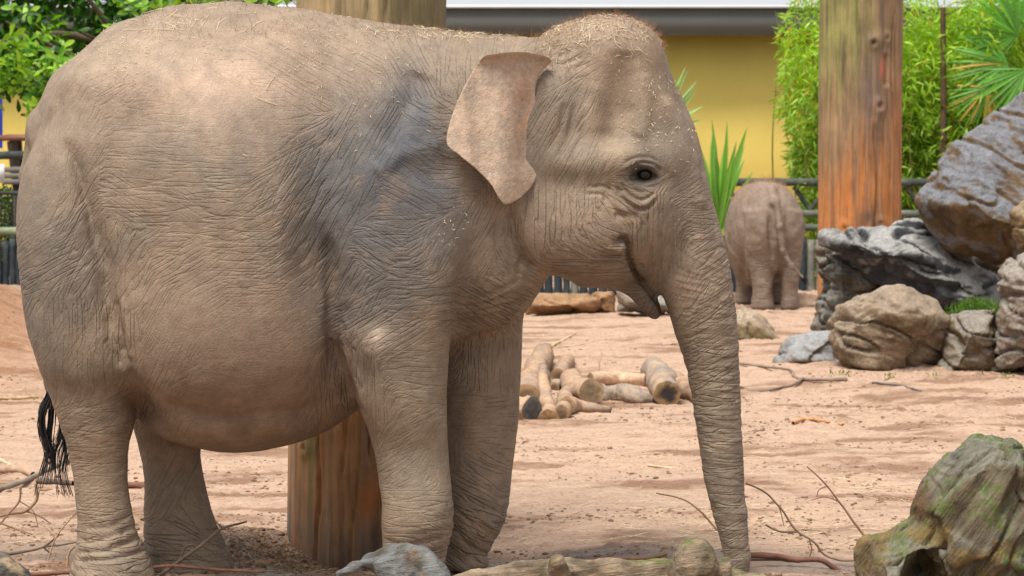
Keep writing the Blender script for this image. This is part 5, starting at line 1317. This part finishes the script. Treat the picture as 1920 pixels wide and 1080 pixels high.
# ================================================================ foreground wood
def grain_wood(name, ang):
    m = tint_mat(name, .85, 9, .4, [(60, .006, None)]); nt = m.node_tree; b = nt.nodes['Principled BSDF']
    tc = nd(nt, 'ShaderNodeTexCoord'); mp = nd(nt, 'ShaderNodeMapping', vector_type='TEXTURE')
    mp.inputs['Rotation'].default_value = (0, -math.radians(ang), 0); mp.inputs['Scale'].default_value = (.22, .03, .022); L(nt, tc.outputs['Object'], mp.inputs[0])
    n = nd(nt, 'ShaderNodeTexNoise', i_Scale=1.0, i_Detail=5.0, i_Roughness=.65); L(nt, mp.outputs[0], n.inputs['Vector'])
    bump(nt, b, n.outputs['Fac'], .03, .9)
    old = b.inputs['Base Color'].links[0].from_socket
    r = ramp(nt, n.outputs['Fac'], [(.3, (.5, .47, .44)), (.52, (1, 1, 1)), (.75, (1.3, 1.28, 1.22))])
    L(nt, mixc(nt, 1.0, old, r.outputs[0], 'MULTIPLY'), b.inputs['Base Color'])
    return m
FWOOD = grain_wood('mossy_driftwood', 8); STUMPW = grain_wood('mossy_stump', 55)
def moss(c, v, n, amount, seed):
    w = smooth01(.05, .5, fbm(v * 5, 5, seed, .6) + .3 * n[:, 2] + amount) * smooth01(-.35, .25, fbm(v * 38, 3, seed + 21))
    c = blend(c, .85 * w, [.10, .135, .028])
    return blend(c, .6 * smooth01(.2, .5, fbm(v * 9, 3, seed + 5)) * w, [.075, .12, .035])
def stump_tint(c, v, n):
    c = moss(c, v, n, .07, 3)
    px, py = project(v)
    c = blend(c, .75 * smooth01(.0, .4, fbm(v * 6, 3, 12)) * smooth01(965, 1000, py), [.20, .135, .045])
    c = blend(c, .8 * np.exp(-((px - 1725) / 28.0) ** 2 - ((py - 940) / 35.0) ** 2), [.13, .06, .035])
    c = blend(c, .7 * np.exp(-((px - 1625) / 30.0) ** 2 - ((py - 1050) / 60.0) ** 2), [.17, .10, .05])
    return c
YS = 11.8
rock('big gnarled mossy tree stump with a jagged top', [[(1706,945),(1722,912),(1742,886),(1782,850),(1832,838),(1862,846),(1890,900),(1890,1050),(1780,1050),(1730,985),(1718,970)], [(1840,842),(1900,836),(1914,850),(1930,910),(1940,1010),(1830,1000)], [(1700,1000),(1760,970),(1900,960),(1990,1000),(1990,1330),(1720,1330),(1700,1080)], [(1606,1075),(1612,1012),(1650,1002),(1720,1000),(1780,1010),(1790,1200),(1640,1330),(1606,1200)]], YS, .36, 201, ((.17, .165, .13), (.15, .125, .08), (.085, .062, .036)), h=.009, rough=.024, strata=(1, .2, .5), taper=.25, name='tree_stump', cat='stump', group=None, mat=STUMPW, colorfn=stump_tint, noisef=4, fiber=(.55, .1, .85), ku=.12, cuts=[(1742,1092,-.3,(.085,.30,.09)), (1868,900,-.36,(.05,.10,.07))])
def drift(label, chains, polyk, Y, seed, cols, h=.008, rough=.012, name='driftwood_log', moss_amt=None):
    f = Field()
    for ch in chains: f.chain([(*W(x, y, Y + dy), r * Y / F) for (x, y, r, dy) in ch], polyk)
    lo, hi = f.bounds(); v, q = mesh_field(f, lo, hi, h); v = relax(v, q, 1); n = vnormals(v, q)
    v = v + n * (rough * fbm(v * np.array([5, 9, 9]), 4, seed) + .3 * rough * np.abs(pnoise(v * 30, seed + 4)))[:, None]
    c = blend(np.tile(cols[0], (len(v), 1)), smooth01(-.2, .4, fbm(v * 7, 3, seed + 1)), cols[1])
    c = blend(c, .7 * smooth01(.2, .5, fbm(v * 11, 3, seed + 2)), cols[2])
    if moss_amt is not None: c = moss(c, v, n, moss_amt, seed)
    base = np.array([v[:, 0].mean(), Y, v[:, 2].min()])
    return tag(link(name, raw_mesh(name, v - base, q, FWOOD, True, np.clip(c, .02, .9)), None, tuple(base)), label, 'driftwood')
drift('smooth blue-grey driftwood with a knobbly broken end before the forefoot', [[(636,1076,7,0),(664,1062,8,0),(700,1048,10,.05),(728,1036,14,.05)], [(700,1052,14,.05),(735,1046,18,.05),(760,1040,18,0),(790,1050,22,-.05),(812,1078,26,-.1),(830,1120,30,-.15)], [(688,1046,5,.05),(716,1036,6,.05),(742,1029,6,.05)], [(720,1060,20,0),(735,1110,26,0),(750,1160,30,0)], [(742,1056,18,0),(765,1078,30,-.02),(785,1120,40,-.05)]], .03, 13.4, 5, [(.16, .165, .16), (.09, .08, .06), (.16, .10, .06)])
drift('long pale weathered log with sawn branch stubs lying in front of the trunk tip', [[(840,1105,20,.0),(900,1092,22,0),(980,1078,24,.05),(1060,1072,26,.05),(1140,1082,30,.05),(1240,1085,34,.05),(1330,1090,36,.05),(1420,1110,36,.05)], [(1046,1075,20,-.1),(1044,1058,17,-.14)], [(1306,1090,38,-.05),(1304,1062,40,-.08),(1302,1044,36,-.08)], [(1270,1070,20,-.05),(1282,1044,14,-.05)], [(1352,1074,20,-.05),(1362,1056,12,-.05)]], .025, 13.3, 9, [(.25, .19, .13), (.18, .13, .085), (.10, .075, .045)], moss_amt=-.22)
drift('rounded dark log end with pale torn bark by the brushwood', [[(-60,1080,50,0),(-10,1085,46,0),(20,1092,40,.0)]], .03, 13.2, 14, [(.14, .13, .11), (.09, .085, .075), (.42, .31, .19)], rough=.02)

# ================================================================ sticks and brushwood
TWIG = tint_mat('twig_bark', .75, 20, .3, [(60, .004, None)])
def stick(label, lines, col, group=None, air=None, name='fallen_branch', cat='branch', sides=7, dz=0.0):
    """lines: pixel polylines (x, y) with start/end radius in px; lying on the ground, or standing in the plane of its lowest point"""
    paths = []
    for pts, r0, r1 in lines:
        out = []
        Ya = None
        if air is not None: Ya = ground_at(*air)[1]
        for i, (x, y) in enumerate(pts):
            r = (r0 + (r1 - r0) * i / max(len(pts) - 1, 1))
            if Ya is None:
                g_ = ground_at(x, y); rr = r * g_[1] / F; out.append((g_[0], g_[1], g_[2] + max(0.0, float(ground_detail(np.array([g_[0]]), np.array([g_[1]]))[0])) + rr * .8 + dz, rr))
            else:
                w = W(x, y, Ya); out.append((*w, r * Ya / F))
        paths.append(spline(out, max(10, 5 * len(out))))
    v, q = tubes(paths, sides); rad = np.concatenate([np.repeat(P[:, 3], sides) for P in paths])[:, None]
    v = v + .4 * rad * np.stack([pnoise(v * 16, 1), pnoise(v * 16, 2), pnoise(v * 16, 3)], 1)
    c = np.tile(col, (len(v), 1)) * (1 + .4 * fbm(v * 12, 3, 6))[:, None]
    base = np.array([v[:, 0].mean(), v[:, 1].mean(), v[:, 2].min()])
    return tag(link(name, raw_mesh(name, v - base, q, TWIG, True, np.clip(c, .01, .9)), None, tuple(base)), label, cat, group)
GRYB = (.24, .19, .14); RED = (.15, .07, .045); DRK = (.12, .085, .06); PAL = (.56, .43, .25); BRN = (.22, .14, .085)
BW = 'brushwood beside the hind foot'; LB = 'twigs on the sand near the stump'
stick('long grey forked branch under the black tail tuft', [([(-10,925),(44,906),(85,887),(137,861)], 6, 3), ([(60,898),(95,880),(120,872)], 3, 2)], GRYB, BW)
stick('short branch with a reddish broken end left of the tail tuft', [([(-10,886),(41,891),(62,895)], 6.5, 6)], (.38, .25, .17), BW)
stick('pale bare branch pointing at the tail tuft, behind the other brushwood', [([(-10,866),(10,871),(32,881)], 4.5, 3)], (.44, .35, .24), BW)
stick('dark thick twig lying beside the near hind leg', [([(70,906),(105,908),(138,911)], 6, 5)], DRK, BW)
stick('hooked brown twig hanging below the grey forked branch', [([(67,908),(70,932),(48,958),(11,965),(-8,970)], 3.5, 2), ([(48,958),(70,966),(100,985)], 2, 1.2)], BRN, BW, air=(30, 985))
stick('forked dark twig with a raised tip near the dark log end', [([(10,1040),(45,1034),(81,1026),(111,1002)], 3.2, 1.6), ([(81,1026),(112,1022),(144,1017)], 2.4, 1.4), ([(81,1026),(110,1050),(150,1064)], 1.8, 1.2)], DRK, BW, air=(60, 1046))
stick('thin arching twig rising in front of the near hind foot', [([(126,1062),(130,1036),(159,1010),(193,973),(197,950),(182,928),(141,902)], 2.2, 1.2), ([(182,935),(188,918)], 1.3, .8), ([(198,952),(202,978)], 1.2, .8)], (.34, .22, .13), BW, air=(126, 1076))
stick('long red-barked stick lying across in front of both hind feet', [([(40,1079),(120,1074),(207,1073),(322,1061),(407,1068),(496,1072)], 4.6, 2.6)], RED, None, air=(300, 1090))
stick('dark forked branch leaning up in front of the far hind foot', [([(300,1082),(333,1054),(370,1028),(418,991),(463,978)], 5, 1.8), ([(418,991),(405,978)], 2, 1), ([(338,1048),(352,1023),(364,1022),(368,1026)], 2.4, 1.5)], DRK, None, air=(310, 1088))
stick('crooked brown twig at the frame edge of the brushwood', [([(38,915),(36,939),(18,961),(-6,990)], 2.2, 1.6), ([(-6,978),(30,992),(62,1003)], 2, 1.2), ([(36,939),(62,958),(72,990)], 1.4, .8)], BRN, BW, air=(20, 1005))
stick('thin bare twig sticking up beside the hooked twig', [([(90,1050),(104,1010),(140,965),(165,940)], 1.6, .8), ([(104,1010),(80,985),(60,978)], 1.3, .7)], (.40, .28, .17), BW, air=(90, 1060))
stick('straw-coloured stick on the sand behind the tail', [([(-10,751),(30,750),(70,747)], 4, 3)], (.46, .32, .18))
stick('red-brown stick lying between the two hind legs', [([(225,916),(250,917),(290,918)], 7, 7)], RED)
stick('forked grey-brown branch on the sand between the trunk and the low flat rock', [([(1380,682),(1430,689),(1479,698),(1505,713),(1545,715),(1588,713)], 2.4, 3.4), ([(1505,713),(1472,730),(1427,735),(1380,724)], 3.4, 2)], (.24, .17, .13))
stick('thin dark twig on the sand before the squat brown block', [([(1635,724),(1679,726),(1727,735)], 2.4, 1.5)], (.13, .11, .115))
stick('reddish curved stick lying against the foot of the mossy stump', [([(1392,1041),(1450,1043),(1498,1050),(1538,1051),(1564,1065),(1590,1082)], 6, 5), ([(1400,1050),(1450,1050),(1500,1054)], 2.5, 2)], RED, None, air=(1480, 1066))
stick('long thin branching twig curving from the trunk towards the stump', [([(1398,906),(1431,921),(1461,950),(1494,995),(1531,1021),(1542,1037),(1576,1050),(1605,1050)], 1.6, 2.6), ([(1435,984),(1457,995),(1494,997)], 1.8, 2.2), ([(1518,1012),(1522,1030),(1518,1045)], 1.4, 1), ([(1461,950),(1470,985)], 1.2, .8)], BRN, LB, air=(1500, 1060))
stick('upright thin twig rising beside the mossy stump', [([(1513,874),(1550,910),(1572,939),(1594,969),(1613,995),(1625,1010)], 1.3, 2.8), ([(1550,912),(1536,918),(1531,932)], 1.3, .8), ([(1572,939),(1545,932),(1520,938)], 1.4, .8)], (.27, .14, .09), LB, air=(1610, 1040))
stick('pale thin stalk lying on the sand behind the trunk', [([(1215,880),(1253,880),(1305,886)], 2.2, 1.6)], PAL)
stick('thin curved twig arching down to the trunk tip', [([(1230,924),(1287,939),(1320,965),(1345,995)], 1.5, 2)], (.33, .21, .12), LB, air=(1345, 1010))
stick('short orange-brown piece of bark on the sand to the right of the trunk', [([(1487,796),(1516,789),(1550,794),(1580,799)], 3.5, 2)], (.46, .22, .08))
stick('short brown stick lying behind the long weathered log', [([(1140,1052),(1207,1050),(1248,1042)], 3, 5.5)], (.30, .18, .10))
stick('pale thin stick poking up behind the log heap', [([(1024,656),(1050,642),(1080,626)], 2.2, 1.4), ([(1035,652),(1080,648),(1105,645)], 1.2, .8)], PAL)
stick('thin dry twig standing behind the middle of the log heap', [([(1120,710),(1124,685),(1128,660)], 1.2, .7), ([(1124,690),(1121,672)], .9, .6)], (.48, .34, .2), None, air=(1120, 712))

# ================================================================ loose litter on the ground
def ground_points(n, xr, yr):
    x = RNG.uniform(*xr, n); y = RNG.uniform(*yr, n)
    Y = CAM_H * F / (y - 135.0); X = (x - 960) / F * Y
    return X, Y
def surf(X, Y): return gz(X, Y) + ground_detail(X, Y)
X, Y = ground_points(1500, (-60, 1980), (600, 1110)); 
X2, Y2 = ground_points(900, (880, 1980), (900, 1110)); X = np.concatenate([X, X2]); Y = np.concatenate([Y, Y2])
keep = pnoise(np.stack([X * .9, Y * .7, X * 0], 1), 77) > -.12; X, Y = X[keep], Y[keep]
Pz = np.stack([X, Y, surf(X, Y)], 1)
sp = straw_paths(Pz, np.tile(np.array([[0, 0, 1.]]), (len(Pz), 1)), RNG.uniform(.03, .18, len(Pz)), .008)
for s_ in sp: s_[:, 3] *= 1.15
v, q = tubes(sp, 3); tag(link('straw_litter', raw_mesh('straw_litter', v, q, STRAW)), 'pale straw stalks littered over the sand', 'straw', kind='stuff')
# crumbs and clods of mud
def clods(n, X, Y, size, col, name, label):
    ico = np.array([(0, 0, 1), (.9, 0, .3), (.28, .85, .3), (-.72, .53, .3), (-.72, -.53, .3), (.28, -.85, .3), (.72, .53, -.4), (-.28, .85, -.4), (-.9, 0, -.4), (-.28, -.85, -.4), (.72, -.53, -.4)], float)
    f_ = [(0, 1, 2), (0, 2, 3), (0, 3, 4), (0, 4, 5), (0, 5, 1), (1, 6, 2), (2, 7, 3), (3, 8, 4), (4, 9, 5), (5, 10, 1), (6, 7, 2), (7, 8, 3), (8, 9, 4), (9, 10, 5), (10, 6, 1)]
    n = len(X); s = size * RNG.lognormal(0, .5, n)
    V = ico[None] * (1 + RNG.normal(0, .22, (n, 11, 3))) * s[:, None, None] * np.array([1.25, 1.25, .6]); a = RNG.uniform(0, 6.28, n)
    R = np.stack([np.cos(a), -np.sin(a), np.sin(a), np.cos(a)], 1).reshape(-1, 2, 2); V[:, :, :2] = np.einsum('nij,nkj->nki', R, V[:, :, :2])
    V += np.stack([X, Y, surf(X, Y) + s * .15], 1)[:, None]
    Q = (np.arange(n)[:, None, None] * 11 + np.array(f_)[None]).reshape(-1, 3)
    C = np.repeat(np.array([col]) * RNG.uniform(.6, 1.35, (n, 1)), 11, 0)
    tag(link(name, raw_mesh(name, V.reshape(-1, 3), Q, CLOD, True, np.clip(C, .02, .9))), label, 'soil', kind='stuff')
CLOD = tint_mat('crumbly_soil', .9, 30, .25, [(90, .004, None)])
X, Y = ground_points(15000, (-60, 1980), (640, 1110)); k_ = pnoise(np.stack([X * 1.1, Y * 1.5, X * 0], 1), 88) > .02
clods(0, X[k_], Y[k_], .0055, (.22, .135, .085), 'soil_crumbs', 'dark crumbs of soil scattered over the trampled sand')
n = 5000; X = WX(570, 1035, 15.9) + RNG.normal(0, .30, n); Y = 15.75 + RNG.normal(0, .28, n)
clods(0, X, Y, .0042, (.29, .18, .105), 'loose_earth', 'loose brown earth heaped around the foot of the weathered post')
k = 420; xx = np.concatenate([RNG.uniform(1555, 1900, 220), RNG.uniform(1630, 1720, 12)]); yy = np.concatenate([RNG.uniform(699, 711, 220), RNG.uniform(705, 725, 12)])
kk = pnoise(np.stack([xx * .03, xx * 0, xx * 0], 1), 5) > .05; xx, yy = xx[kk], yy[kk]; k = len(xx)
Pn = np.array([ground_at(a, b_) for a, b_ in zip(xx, yy)])
v, q, c = leaves(Pn, RNG.normal(0, .5, (k, 3)) + np.array([0, 0, 1.]), RNG.normal(0, 1, (k, 3)), RNG.uniform(.02, .05, k), np.full(k, .010), np.array([[.13, .20, .03]]) * RNG.uniform(.6, 1.3, (k, 1)), ((0, 1), (.5, .8), (1, 0)), .1, .3)
tag(link('grass_fringe', raw_mesh('grass_fringe', v, q, LEAFM, True, c)), 'sparse green grass along the foot of the boulders', 'grass', kind='stuff')
